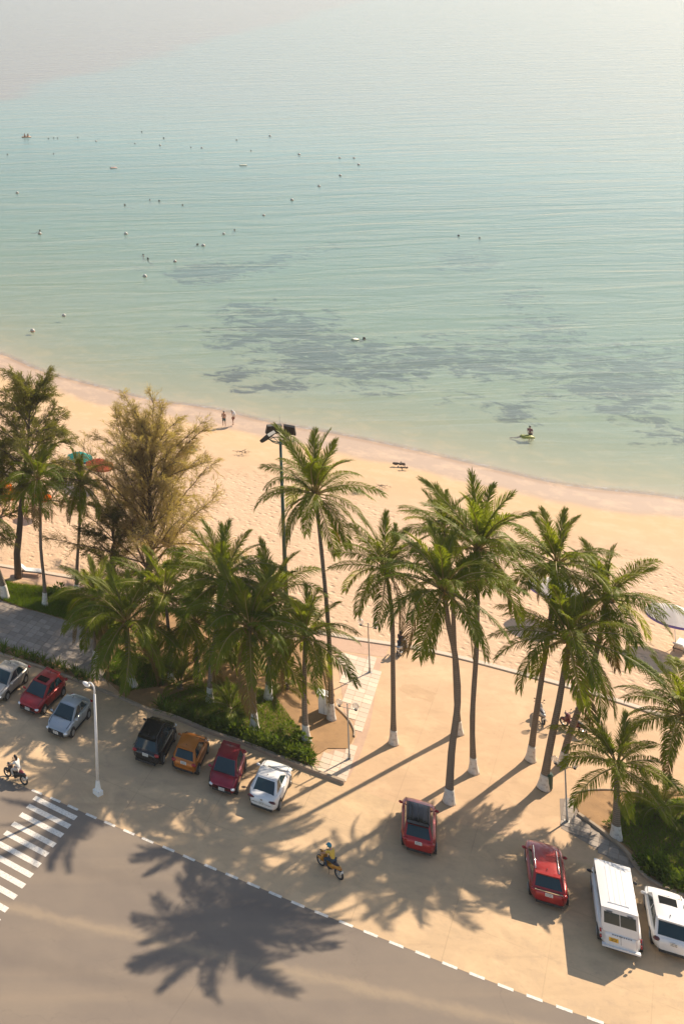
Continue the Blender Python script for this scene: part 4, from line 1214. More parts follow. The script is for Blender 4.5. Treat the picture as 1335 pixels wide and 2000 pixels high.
        bm = bmesh.new(); add_cyl(bm, (x2 + .3, 0, H), (x2 + .12, 0, H + .1), .025, .008, 6); build('antenna', bm, M['dark_plastic'], root)
    if style == 'suv' and 'norails' not in opts:
        for sy in (1, -1):
            bm = bmesh.new(); add_tube(bm, [(x1 - .1, sy * wr * .86, zr + .02), (x1 - .25, sy * wr * .86, zr + .1), (x2 + .3, sy * wr * .85, zr + .1), (x2 + .15, sy * wr * .85, zr + .02)], .026, n=6)
            build('roof_rail', bm, M['chrome'] if 'chrome' in opts else M['dark_plastic'], root)
    if style in ('suv', 'hatch'):
        bm = bmesh.new(); vs = add_box(bm, (x2 - .09, 0, zr + .018), (.26, wr * 1.8, .045)); build('spoiler', bm, roofm, root)
    if 'sunroof' in opts:
        bm = bmesh.new(); add_box(bm, ((x1 + x2) / 2 + .45, 0, H + .008), (.62, wr * 1.2, .014)); build('sunroof', bm, M['black_gloss'], root)
    if 'pano' in opts:
        bm = bmesh.new()
        for k in range(3): add_box(bm, ((x1 + x2) / 2, -.28 + .28 * k, H + .012), ((x1 - x2) * .86, .02, .012))
        build('roof_trim', bm, M['dark_plastic'], root)
    if 'light_bar' in opts:
        bm = bmesh.new(); add_box(bm, (-L / 2 + .0, 0, belt - .02), (.06, W * .72, .05)); build('chrome_strip', bm, M['chrome'], root)
    return root

SUVDECK = lambda L: [(-L / 2, .86), (-L / 2 + .12, .98), (-L / 2 + .3, 1.0), (L * .16, 1.0), (L * .3, .97), (L / 2 - .35, .88), (L / 2 - .1, .74), (L / 2, .62)]
SEDDECK = lambda L: [(-L / 2, .78), (-L / 2 + .1, .93), (-L / 2 + .5, .97), (-L * .2, .93), (L * .2, .92), (L * .34, .86), (L / 2 - .25, .74), (L / 2 - .08, .62), (L / 2, .54)]
HATDECK = lambda L: [(-L / 2, .78), (-L / 2 + .1, .9), (-L / 2 + .3, .93), (L * .2, .93), (L * .34, .88), (L / 2 - .2, .75), (L / 2 - .06, .62), (L / 2, .52)]
def pose_side(rear, front, W, right=True):
    """pose from the ground contacts of the two wheels on one side"""
    r, f = Vector(rear[:2]), Vector(front[:2]); d = (f - r).normalized(); th = math.atan2(d.x, d.y)
    side = Vector((d.y, -d.x)) * (1 if right else -1)
    c = (r + f) / 2 - side * (W / 2 - .1)
    return (c.x, c.y), th
def pose_rear(bl, br, L, th=None):
    a, b = Vector(bl[:2]), Vector(br[:2]); d = (b - a).normalized()
    if th is None: th = math.atan2(-d.y, d.x)
    F = Vector((math.sin(th), math.cos(th)))
    c = (a + b) / 2 + F * (L / 2 - .03)
    return (c.x, c.y), th

P_ = {}
P_['maroon'] = paint('maroon_paint', (0.2, 0.012, 0.022)); P_['red'] = paint('red_paint', (0.36, 0.012, 0.014)); P_['crimson'] = paint('crimson_paint', (0.27, 0.008, 0.025))
P_['silver'] = paint('silver_blue_paint', (0.4, 0.42, 0.43), 0.55); P_['beige'] = paint('beige_silver_paint', (0.46, 0.41, 0.35), 0.5)
P_['black'] = paint('black_paint', (0.012, 0.012, 0.013), 0.1, 0.2); P_['orange'] = paint('orange_paint', (0.5, 0.15, 0.015)); P_['white'] = paint('white_car_paint', (0.72, 0.7, 0.68), 0.0, 0.35)

car('sedan', 'pale beige silver sedan cut by the left edge of the picture', 'car', pose_side((17.74, 92.09), (15.92, 90.01), 1.76, False), 4.5, 1.76, 1.46, SEDDECK(4.5), .93, (1.15, .2, -.95, -1.85), P_['beige'], 'sedan', wheelbase=2.66)
car('hatchback', 'dark red hatchback facing the road between the beige and silver sedans', 'car', pose_side((20.35, 90.59), (17.98, 87.99), 1.8, False), 4.45, 1.8, 1.5, HATDECK(4.45), .95, (1.25, .3, -1.45, -2.05), P_['red'], 'hatch', wheelbase=2.7, opts=('sunroof',))
car('sedan', 'silver blue sedan facing the road beside the white street lamp', 'car', pose_side((21.26, 87.63), (19.56, 85.56), 1.72, False), 4.35, 1.72, 1.47, SEDDECK(4.35), .92, (1.15, .2, -.9, -1.75), P_['silver'], 'sedan', wheelbase=2.55)
car('suv', 'black suv with its rear to the road, leftmost of the middle row', 'car', pose_side((24.74, 82.30), (26.54, 84.98), 1.88, True), 4.65, 1.88, 1.68, SUVDECK(4.65), 1.02, (1.3, .4, -1.7, -2.22), P_['black'], 'suv', wheelbase=2.72, opts=('black_roof',))
car('hatchback', 'small bright orange hatchback with its rear to the road', 'car', pose_side((26.75, 81.25), (28.25, 83.54), 1.66, True), 3.75, 1.66, 1.5, HATDECK(3.75), .93, (1.05, .25, -1.2, -1.74), P_['orange'], 'hatch', wheelbase=2.42)
car('hatchback', 'crimson hatchback facing the road between the orange and white cars', 'car', pose_side((30.06, 81.70), (28.53, 79.23), 1.72, False), 4.1, 1.72, 1.5, HATDECK(4.1), .94, (1.2, .25, -1.25, -1.88), P_['crimson'], 'hatch', wheelbase=2.55)
car('sedan', 'white sedan with dark tail lamps at the right end of the middle row', 'car', pose_side((30.56, 77.64), (32.37, 80.12), 1.78, True), 4.62, 1.78, 1.44, SEDDECK(4.62), .92, (1.15, .2, -.85, -1.85), P_['white'], 'sedan', wheelbase=2.7, opts=('dark_tail',))
car('crossover', 'red crossover with a black glass roof standing alone on the sand', 'car', pose_rear((36.34, 73.86), (37.90, 72.82), 4.4, .5), 4.4, 1.84, 1.63, SUVDECK(4.4), 1.0, (1.25, .4, -1.5, -2.1), P_['red'], 'suv', wheelbase=2.62, opts=('black_roof', 'pano'))
car('suv', 'red suv with silver roof rails parked left of the white van', 'car', pose_rear((41.32, 69.53), (42.97, 68.59), 4.75, .5), 4.75, 1.88, 1.68, SUVDECK(4.75), 1.02, (1.2, .5, -1.75, -2.25), P_['red'], 'suv', wheelbase=2.78, opts=('chrome', 'light_bar'))
car('crossover', 'white crossover cut by the right edge beside the van', 'car', pose_rear((45.82, 66.01), (46.97, 64.77), 4.6, .53), 4.6, 1.9, 1.66, SUVDECK(4.6), .99, (1.3, .35, -1.5, -2.18), P_['white'], 'suv', wheelbase=2.65, opts=('sunroof', 'norails', 'dark_tail'))
VD = [(-2.89, 1.0), (-2.8, 1.12), (1.7, 1.14), (2.1, 1.08), (2.65, .95), (2.82, .8), (2.89, .7)]
van = car('minibus', 'white high roofed minibus with a yellow number plate on the back door', 'van', pose_rear((42.96, 66.20), (44.76, 65.32), 5.78, .52), 5.78, 1.98, 2.33, VD, 1.12, (2.05, 1.25, -2.68, -2.82), P_['white'], 'van', wheelbase=3.75, opts=('yellow_plate', 'plate_left'))
for sx, ln in ((-.36, 3.0), (-.12, 3.0), (.12, 3.0), (.36, 3.0)):
    bm = bmesh.new(); add_box(bm, (-.75, sx, 2.335), (ln, .05, .03)); build('roof_rib', bm, P_['white'], van)
bm = bmesh.new(); add_box(bm, (-2.25, 0, 2.335), (.05, .95, .03)); build('roof_rib', bm, P_['white'], van)
bm = bmesh.new(); add_box(bm, (-2.9, -.0, .42), (.22, 1.7, .09)); build('rear_step', bm, P_['white'], van)
M['decal'] = plain('grey_decal', (0.16, 0.17, 0.19), 0.5)
for sy in (1, -1):
    bm = bmesh.new(); v = [bm.verts.new(p) for p in ((-2.735, sy * .66, 2.18), (-2.735, sy * .3, 2.18), (-2.752, sy * .42, 2.05))]; bm.faces.new(v)
    bmesh.ops.solidify(bm, geom=bm.faces[:], thickness=.01); build('decal', bm, M['decal'], van)
bm = bmesh.new()
for k in range(9): add_box(bm, (-2.885, .35 - .1 * k, 1.04), (.012, .06, .055))
build('badge_lettering', bm, M['decal'], van)
bm = bmesh.new(); add_box(bm, (-2.885, 0, .85), (.012, .014, .5)); build('door_gap', bm, M['dark_plastic'], van)
# ------------------------------------------------------------------ lamps and masts
def globe_lamp(base, label):
    root = empty('park_lamp', (base[0], base[1], 0.0), rad(-30)); tag(root, label, 'lamp post', 'park lamps with two globes')
    bm = bmesh.new(); add_tube(bm, [(0, 0, 0), (0, 0, .35), (0, 0, .4), (0, 0, 3.4), (0, 0, 3.62)], [.085, .08, .05, .038, .03], n=10); add_sphere(bm, (0, 0, 3.66), .05)
    build('post', bm, M['galv'], root)
    bm = bmesh.new(); add_box(bm, (0, 0, .02), (.3, .3, .06)); build('base_plate', bm, M['galv'], root)
    bm = bmesh.new(); add_tube(bm, [(-.5, 0, 3.42), (-.25, 0, 3.4), (.25, 0, 3.4), (.5, 0, 3.42)], .02, n=6); build('crossbar', bm, M['galv'], root)
    for s in (-1, 1):
        bm = bmesh.new(); add_cyl(bm, (s * .5, 0, 3.38), (s * .5, 0, 3.5), .075, .1, 10); h = build('globe_holder', bm, M['dark_plastic'], root)
        bm = bmesh.new(); add_sphere(bm, (s * .5, 0, 3.68), .21, u=16, v=10); build('globe', bm, M['globe'], h, smooth=True)
m_, n_, l_, b_ = new_mat('clear_globe'); b_.inputs['Base Color'].default_value = (.9, .88, .84, 1); b_.inputs['Roughness'].default_value = .12; b_.inputs['Transmission Weight'].default_value = .55; b_.inputs['Alpha'].default_value = .45; M['globe'] = m_
globe_lamp((37.24, 82.24), 'grey lamp post with two globes at the front end of the paved path')
globe_lamp((43.34, 91.83), 'grey lamp post with two globes at the far end of the paved path')
globe_lamp((47.53, 75.80), 'grey lamp post with two globes between the leaning palms and the van')
globe_lamp((55.44, 86.69), 'grey lamp post with two globes mostly hidden behind the leaning palms')

root = empty('street_lamp', (*(19.81, 79.71), 0), rad(-60)); tag(root, 'tall white street lamp with a curved arm standing at the road edge', 'street lamp')
bm = bmesh.new(); add_box(bm, (0, 0, .14), (.46, .46, .28)); add_cyl(bm, (0, 0, .28), (0, 0, .9), .2, .11, 8); build('concrete_foot', bm, M['white_paint'], root)
TOPZ = 6.45
bm = bmesh.new(); add_tube(bm, [(0, 0, .85), (0, 0, TOPZ)], [.1, .075], n=12); build('pole', bm, M['white_paint'], root)
bm = bmesh.new(); ar = [(0, 0, TOPZ - .1), (0, 0, TOPZ + .25)] + [(-.28 + .28 * math.cos(t), 0, TOPZ + .25 + .32 * math.sin(t)) for t in (.4, .8, 1.2, 1.57, 2.0, 2.4, 2.8)]
add_tube(bm, ar, [.055] * len(ar), n=8); build('arm', bm, M['white_paint'], root)
bm = bmesh.new(); add_sphere(bm, (-.72, 0, TOPZ + .28), 1, (.3, .17, .13), 14, 8); build('lamp_head', bm, M['white_paint'], root, smooth=True)
bm = bmesh.new(); add_sphere(bm, (-.74, 0, TOPZ + .22), 1, (.2, .12, .11), 12, 8); build('lens', bm, M['lens'], root, smooth=True)

M['mast'] = plain('mast_green', (0.035, 0.08, 0.055), .6)
fb = (40.55, 99.76)
ft = (40.27, 99.76, 14.37)
root = empty('floodlight_mast', (*fb, 0), rad(10)); tag(root, 'tall green floodlight mast with three dark square lamps', 'floodlight')
HM = ft[2]
bm = bmesh.new(); add_tube(bm, [(0, 0, 0), (0, 0, HM)], [.19, .1], n=10); build('pole', bm, M['mast'], root)
bm = bmesh.new(); add_torus(bm, (0, 0, HM + .12), (0, 0, 1), 1.05, .045, 28, 6); add_torus(bm, (0, 0, HM - .12), (0, 0, 1), .75, .035, 24, 6)
for k in range(4):
    a = k * math.pi / 2 + .4; add_tube(bm, [(0, 0, HM - .35), (math.cos(a) * 1.05, math.sin(a) * 1.05, HM + .12)], .03, n=5)
build('ring_bracket', bm, M['mast'], root)
bm = bmesh.new(); add_tube(bm, [(0, 0, HM), (0, 0, HM + 2.0)], [.02, .01], n=5); build('lightning_rod', bm, M['galv'], root)
for (x, y, rz, w, h, tilt) in ((-1.45, -.1, .55, 1.15, .95, .75), (-.05, .95, -.1, 1.2, .85, .4), (1.2, .45, -.8, .85, .85, .45)):
    bm = bmesh.new(); add_box(bm, (0, 0, .38), (w, .22, h)); 
    for k in range(4): add_box(bm, (-w / 2 + (k + .5) * w / 4, -.13, .38), (.03, .06, h * .9))
    o = build('floodlight', bm, M['dark_plastic'], root); o.location = (x, y, HM + .18); o.rotation_euler = (tilt, 0, rz)
    bm = bmesh.new(); add_box(bm, (0, .118, .38), (w * .9, .02, h * .85)); build('lens', bm, M['glass'], o)

# ------------------------------------------------------------------ people
def figure(J, Rd, edges, root, sub=2):
    """one skinned body from joints"""
    me = bpy.data.meshes.new('tmp'); names = list(J)
    me.from_pydata([J[k] for k in names], [(names.index(a), names.index(b)) for a, b in edges], [])
    o = bpy.data.objects.new('tmp', me); COL.objects.link(o)
    sk = o.modifiers.new('s', 'SKIN'); sk.use_smooth_shade = True
    lay = me.skin_vertices[0].data
    for i, k in enumerate(names):
        rr = Rd[k]; lay[i].radius = rr if isinstance(rr, tuple) else (rr, rr); lay[i].use_root = (i == 0)
    ss = o.modifiers.new('u', 'SUBSURF'); ss.levels = sub; ss.render_levels = sub
    dg = bpy.context.evaluated_depsgraph_get()
    out = bpy.data.meshes.new_from_object(o.evaluated_get(dg))
    bpy.data.objects.remove(o); bpy.data.meshes.remove(me)
    return out

def body_joints(pel, chest, head, arms, legs):
    """arms: two (elbow, wrist); legs: two (knee, ankle, toe)"""
    pel, chest, head = Vector(pel), Vector(chest), Vector(head)
    J = {'pelvis': pel, 'belly': pel.lerp(chest, .45), 'chest': chest}
    up = (head - chest).normalized()
    J['neck'] = chest + (head - chest) * .48; J['skull'] = head; J['crown'] = head + up * .09
    E = [('pelvis', 'belly'), ('belly', 'chest'), ('chest', 'neck'), ('neck', 'skull'), ('skull', 'crown')]
    R = {'pelvis': (.15, .11), 'belly': (.135, .1), 'chest': (.16, .11), 'neck': .058, 'skull': (.085, .1), 'crown': .07}
    return J, E, R
def person(label, loc, rz, pel, chest, head, sh, arms, hip, legs, skin, clothes, hair='short', group=None, scale=1.0, name='person'):
    root = empty(name, loc, rz); tag(root, label, 'person', group); root.scale = (scale,) * 3
    J, E, R = body_joints(pel, chest, head, arms, legs)
    for i, s in enumerate((1, -1)):
        S = Vector(sh[i]); el, wr = Vector(arms[i][0]), Vector(arms[i][1])
        J[f's{i}'] = S; J[f'e{i}'] = el; J[f'w{i}'] = wr
        E += [('chest', f's{i}'), (f's{i}', f'e{i}'), (f'e{i}', f'w{i}')]
        R[f's{i}'] = .062; R[f'e{i}'] = .043; R[f'w{i}'] = .028
        d = (wr - el).normalized(); sd = Vector((0, 0, 1)).cross(d)
        sd = sd.normalized() if sd.length > .1 else Vector((0, 1, 0))
        palm = wr + d * .07; J[f'p{i}'] = palm; E.append((f'w{i}', f'p{i}')); R[f'p{i}'] = (.036, .022)
        for k, (o_, l_) in enumerate(((-.03, .075), (-.01, .085), (.01, .08), (.03, .062))):
            a = palm + d * .03 + sd * o_; b = a + d * l_ * .6 + Vector((0, 0, -.015)); c = b + d * l_ * .3 + Vector((0, 0, -.025))
            J[f'f{i}{k}a'] = a; J[f'f{i}{k}b'] = b; J[f'f{i}{k}c'] = c
            E += [(f'p{i}', f'f{i}{k}a'), (f'f{i}{k}a', f'f{i}{k}b'), (f'f{i}{k}b', f'f{i}{k}c')]
            for q in 'abc': R[f'f{i}{k}{q}'] = .009
        t = wr + d * .035 + sd * .04 * s; J[f't{i}'] = t; J[f'tt{i}'] = t + d * .045 + sd * .01 * s
        E += [(f'p{i}', f't{i}'), (f't{i}', f'tt{i}')]; R[f't{i}'] = .011; R[f'tt{i}'] = .009
    for i in range(2):
        hp = Vector(hip[i]); kn, an, to = [Vector(v) for v in legs[i]]
        J[f'h{i}'] = hp; J[f'k{i}'] = kn; J[f'a{i}'] = an; J[f'o{i}'] = to
        E += [('pelvis', f'h{i}'), (f'h{i}', f'k{i}'), (f'k{i}', f'a{i}'), (f'a{i}', f'o{i}')]
        R[f'h{i}'] = .088; R[f'k{i}'] = .056; R[f'a{i}'] = .036; R[f'o{i}'] = (.038, .026)
    me = figure(J, R, E, root)
    me.materials.clear(); me.materials.append(skin)
    # face: nose, brow, ears joined to the same body mesh
    bm = bmesh.new(); bm.from_mesh(me)
    hd = Vector(head); fwd = Vector((1, 0, 0)); upv = (hd - Vector(chest)).normalized(); fwd = (fwd - upv * fwd.dot(upv)).normalized(); lat = upv.cross(fwd)
    add_sphere(bm, hd + fwd * .105 - upv * .005, .018, u=8, v=6)
    for s in (1, -1):
        add_sphere(bm, hd + lat * s * .085, .026, (.5, .4, 1), 8, 6)
        add_sphere(bm, hd + fwd * .092 + lat * s * .034 + upv * .022, .011, u=6, v=5)
    bm.to_mesh(me); bm.free()
    me.shade_smooth()
    b = link_mesh('body', me, root)
    # clothes follow the same joints, a little thicker
    for (nm, keys, grow, mat) in clothes:
        JJ = {}; EE = []
        full = dict(J)
        for a, b2, t0, t1 in keys:
            A0, B0 = full[a], full[b2]
            ka, kb = f'{a}{b2}0' if t0 > 0 else a, f'{a}{b2}1' if t1 < 1 else b2
            JJ[ka] = A0.lerp(B0, t0); JJ[kb] = A0.lerp(B0, t1); EE.append((ka, kb))
        RR = {}
        for k in JJ:
            base = k[:-1] if k not in J else None
            if k in J: rr = R[k]
            else:
                a, b2 = next((a, b2) for a, b2, _, _ in keys if k.startswith(a + b2))
                ra = R[a] if isinstance(R[a], (int, float)) else sum(R[a]) / 2; rb = R[b2] if isinstance(R[b2], (int, float)) else sum(R[b2]) / 2
                rr = (ra + rb) / 2
            RR[k] = tuple(x + grow for x in rr) if isinstance(rr, tuple) else rr + grow
        order = sorted(JJ, key=lambda k: 0 if k in ('pelvis', 'chest') else 1)
        JJ = {k: JJ[k] for k in order}
        cm = figure(JJ, RR, EE, root); cm.materials.clear(); cm.materials.append(mat); cm.shade_smooth()
        link_mesh(nm, cm, root)
    bm = bmesh.new(); rr = .112
    if hair == 'helmet':
        add_sphere(bm, hd + upv * .035, .145, (1, .92, .95), 16, 10); add_box(bm, hd + fwd * .13 + upv * .05, (.09, .2, .015))
        build('helmet', bm, M['helmet'], root, smooth=True)
    elif hair:
        add_sphere(bm, hd + upv * .045 - fwd * .012, rr, (1, .9, .85), 14, 9)
        if hair == 'long': add_sphere(bm, hd - fwd * .06 - upv * .08, .1, (.7, 1, 1.5), 12, 8)
        build('hair', bm, M['hair'], root, smooth=True)
    return root
M['helmet'] = plain('blue_helmet', (.03, .2, .27), .2)
M['shirt_y'] = plain('yellow_shirt', (.62, .4, .06), .8); M['jean'] = plain('dark_jeans', (.03, .05, .075), .85); M['shirt_w'] = plain('white_shirt', (.72, .68, .62), .8)
M['shirt_d'] = plain('dark_top', (.03, .022, .03), .8); M['shorts'] = plain('teal_grey_shorts', (.06, .11, .1), .8); M['towel'] = plain('white_towel', (.75, .7, .64), .9); M['shorts_r'] = plain('brown_shorts', (.2, .07, .04), .85); M['swim_dark'] = plain('dark_swimwear', (.03, .03, .045), .7); M['pale_cloth'] = plain('pale_trousers', (.5, .44, .38), .85)
SHIRT = [('pelvis', 'belly', 0, 1), ('belly', 'chest', 0, 1), ('chest', 's0', 0, 1), ('s0', 'e0', 0, .75), ('chest', 's1', 0, 1), ('s1', 'e1', 0, .75)]
TROUS = [('pelvis', 'h0', 0, 1), ('h0', 'k0', 0, 1), ('k0', 'a0', 0, .9), ('pelvis', 'h1', 0, 1), ('h1', 'k1', 0, 1), ('k1', 'a1', 0, .9)]
SHORTS = [('pelvis', 'h0', 0, 1), ('h0', 'k0', 0, .8), ('pelvis', 'h1', 0, 1), ('h1', 'k1', 0, .8)]

def standing(label, loc, rz, clothes, skin, arms, hair='short', lean=0.0, scale=1.0, group=None):
    return person(label, loc, rz, (0, 0, .93), (lean * .6, 0, 1.32), (lean, 0, 1.60), [(lean * .6, .18, 1.38), (lean * .6, -.18, 1.38)], arms,
                  [(0, .09, .86), (0, -.09, .86)], [((.03, .12, .47), (-.02, .13, .07), (.15, .14, .03)), ((.06, -.11, .47), (.02, -.12, .07), (.19, -.13, .03))], skin, clothes, hair, group, scale)
standing('person in teal grey shorts walking on the wet sand with folded arms', (*(50.80, 140.56), -.42), rad(-120), [('shorts', SHORTS, .02, M['shorts'])], M['skin'],
         [((.12, .24, 1.1), (.27, .05, 1.12)), ((.12, -.24, 1.1), (.27, -.02, 1.17))])
o = standing('person with a white towel over the shoulders on the wet sand', (*(51.95, 140.81), -.43), rad(150), [('shorts', SHORTS, .018, M['shorts_r'])], M['skin'],
         [((.02, .25, 1.08), (.12, .2, .86)), ((.02, -.25, 1.08), (.12, -.2, .86))], lean=.12, scale=.98)
bm = bmesh.new()
for s in (1, -1): add_tube(bm, [(-.06, 0, 1.5), (-.05, s * .15, 1.46), (.02, s * .22, 1.3), (.04, s * .25, 1.05)], [.07, .08, .08, .06], n=8)
add_tube(bm, [(-.1, 0, 1.58), (-.14, 0, 1.3), (-.13, 0, 1.0)], [.09, .16, .14], n=10)
add_sphere(bm, (.06, 0, 1.66), .125, (1, 1, .8))
build('towel', bm, M['towel'], o, smooth=True)

# ------------------------------------------------------------------ motorbikes
def motorbike(label, loc, rz, body, seat, group='motorbikes and scooters', lean=0.05):
    root = empty('motorbike', (*loc, 0.0), rz); root.rotation_euler = (lean, 0, rz); tag(root, label, 'motorbike', group)
    for x in (.64, -.6):
        bm = bmesh.new(); add_torus(bm, (0, 0, 0), (0, 1, 0), .25, .058, 22, 7); w = build('wheel', bm, M['rubber'], root); w.location = (x, 0, .3)
        bm = bmesh.new(); add_torus(bm, (0, 0, 0), (0, 1, 0), .205, .018, 20, 5); add_cyl(bm, (0, -.06, 0), (0, .06, 0), .045)
        for k in range(8):
            a = k * math.pi / 4; add_cyl(bm, (0, 0, 0), (.2 * math.cos(a), 0, .2 * math.sin(a)), .008, n=4)
        build('rim', bm, M['rim'], w)
    bm = bmesh.new()
    for s in (.07, -.07): add_tube(bm, [(.64, s, .3), (.46, s, .82)], .022, n=6)
    build('fork', bm, M['rim'], root)
    bm = bmesh.new(); add_sphere(bm, (.6, 0, .46), 1, (.28, .1, .13)); build('front_mudguard', bm, body, root, smooth=True)
    bm = bmesh.new(); add_tube(bm, [(.46, 0, .82), (.4, .0, .55), (.12, 0, .42), (-.2, 0, .5), (-.35, 0, .72)], [.11, .15, .13, .16, .15], n=8)
    build('frame_cover', bm, body, root)
    bm = bmesh.new(); add_sphere(bm, (.4, 0, .68), 1, (.13, .26, .3)); build('leg_shield', bm, body, root, smooth=True)
    bm = bmesh.new(); add_sphere(bm, (.05, 0, .34), 1, (.22, .13, .15)); add_cyl(bm, (0, -.14, .3), (0, .14, .3), .08); build('engine', bm, M['dark_plastic'], root, smooth=True)
    bm = bmesh.new(); add_sphere(bm, (-.22, 0, .77), 1, (.44, .17, .09), 14, 8); build('seat', bm, seat, root, smooth=True)
    bm = bmesh.new(); add_sphere(bm, (-.45, 0, .66), 1, (.36, .16, .15)); build('tail_cowl', bm, body, root, smooth=True)
    bm = bmesh.new(); add_sphere(bm, (-.74, 0, .68), 1, (.05, .07, .05)); build('tail_light', bm, M['red_lens'], root, smooth=True)
    bm = bmesh.new(); add_box(bm, (-.82, 0, .5), (.02, .19, .16)); build('number_plate', bm, M['plate_white'], root)
    bm = bmesh.new(); add_tube(bm, [(.0, -.13, .28), (-.35, -.16, .27), (-.72, -.17, .36)], [.025, .045, .05], n=8); build('exhaust', bm, M['chrome'], root)
    bm = bmesh.new(); add_tube(bm, [(.36, .34, .98), (.44, .2, .98), (.46, 0, .93), (.44, -.2, .98), (.36, -.34, .98)], .018, n=6); build('handlebar', bm, M['dark_plastic'], root)
    bm = bmesh.new(); add_sphere(bm, (.52, 0, .9), 1, (.11, .12, .1)); h = build('headlight_cowl', bm, body, root, smooth=True)
    bm = bmesh.new(); add_sphere(bm, (.6, 0, .9), .06); build('headlight', bm, M['lens'], h, smooth=True)
    for s in (1, -1):
        bm = bmesh.new(); add_tube(bm, [(.42, s * .22, .98), (.4, s * .28, 1.16)], .008, n=4); add_sphere(bm, (.39, s * .3, 1.19), 1, (.02, .06, .04)); build('mirror', bm, M['dark_plastic'], root)
    bm = bmesh.new(); add_tube(bm, [(.02, .06, .2), (-.06, .22, .01)], .012, n=5); build('side_stand', bm, M['dark_plastic'], root)
    return root
def rider(label, loc, rz, clothes, hair, skin, group=None):
    return person(label, (*loc, 0.02), rz, (-.22, 0, .88), (-.1, 0, 1.27), (.0, 0, 1.55), [(-.09, .18, 1.33), (-.09, -.18, 1.33)],
                  [((.13, .27, 1.12), (.33, .31, 1.02)), ((.13, -.27, 1.12), (.33, -.31, 1.02))], [(-.18, .1, .86), (-.18, -.1, .86)],
                  [((.22, .19, .74), (.08, .2, .33), (.24, .21, .28)), ((.22, -.19, .74), (.08, -.2, .33), (.24, -.21, .28))], skin, clothes, hair, group)
M['bike_y'] = paint('orange_yellow_fairing', (.48, .2, .012)); M['bike_k'] = paint('black_fairing', (.02, .018, .018)); M['bike_g'] = paint('silver_fairing', (.42, .42, .4)); M['bike_r'] = paint('dark_red_fairing', (.14, .015, .02)); M['seat_k'] = plain('seat_vinyl', (.035, .025, .028), .5)
def face_dir(a, b):
    d = Vector(b[:2]) - Vector(a[:2]); return math.atan2(d.y, d.x), tuple((Vector(a[:2]) + Vector(b[:2])) / 2)
a, c = face_dir((31.69, 71.78), (31.14, 72.94))
motorbike('orange yellow motorbike ridden across the lot by the person in a blue helmet', c, a, M['bike_y'], M['seat_k'], lean=0.0)
rider('person in a blue helmet and yellow shirt riding the orange motorbike', c, a, [('shirt', SHIRT, .022, M['shirt_y']), ('trousers', TROUS, .018, M['jean'])], 'helmet', M['skin'])
a, c = face_dir((15.34, 80.78), (14.32, 81.74))
motorbike('dark scooter ridden past the crosswalk at the left edge', c, a, M['bike_k'], M['bike_r'], lean=0.0)
rider('person with dark hair in a white shirt riding the dark scooter', c, a, [('shirt', SHIRT, .024, M['shirt_w']), ('trousers', TROUS, .018, M['pale_cloth'])], 'long', M['skin'])
a, c = face_dir((46.56, 93.84), (47.36, 94.55))
motorbike('silver scooter ridden along the promenade edge behind the straight palm', c, a, M['bike_g'], M['seat_k'], lean=0.0)
rider('person in a dark top riding the silver scooter by the beach', c, a, [('shirt', SHIRT, .022, M['shirt_d']), ('trousers', TROUS, .018, M['jean'])], 'long', M['skin'])
motorbike('silver scooter parked behind the leftmost leaning palm', (52.12, 85.72), rad(75), M['bike_g'], M['seat_k'], lean=0.12)
motorbike('dark red scooter parked behind the rightmost leaning palm', (53.55, 84.33), rad(115), M['bike_r'], M['seat_k'], lean=0.12)

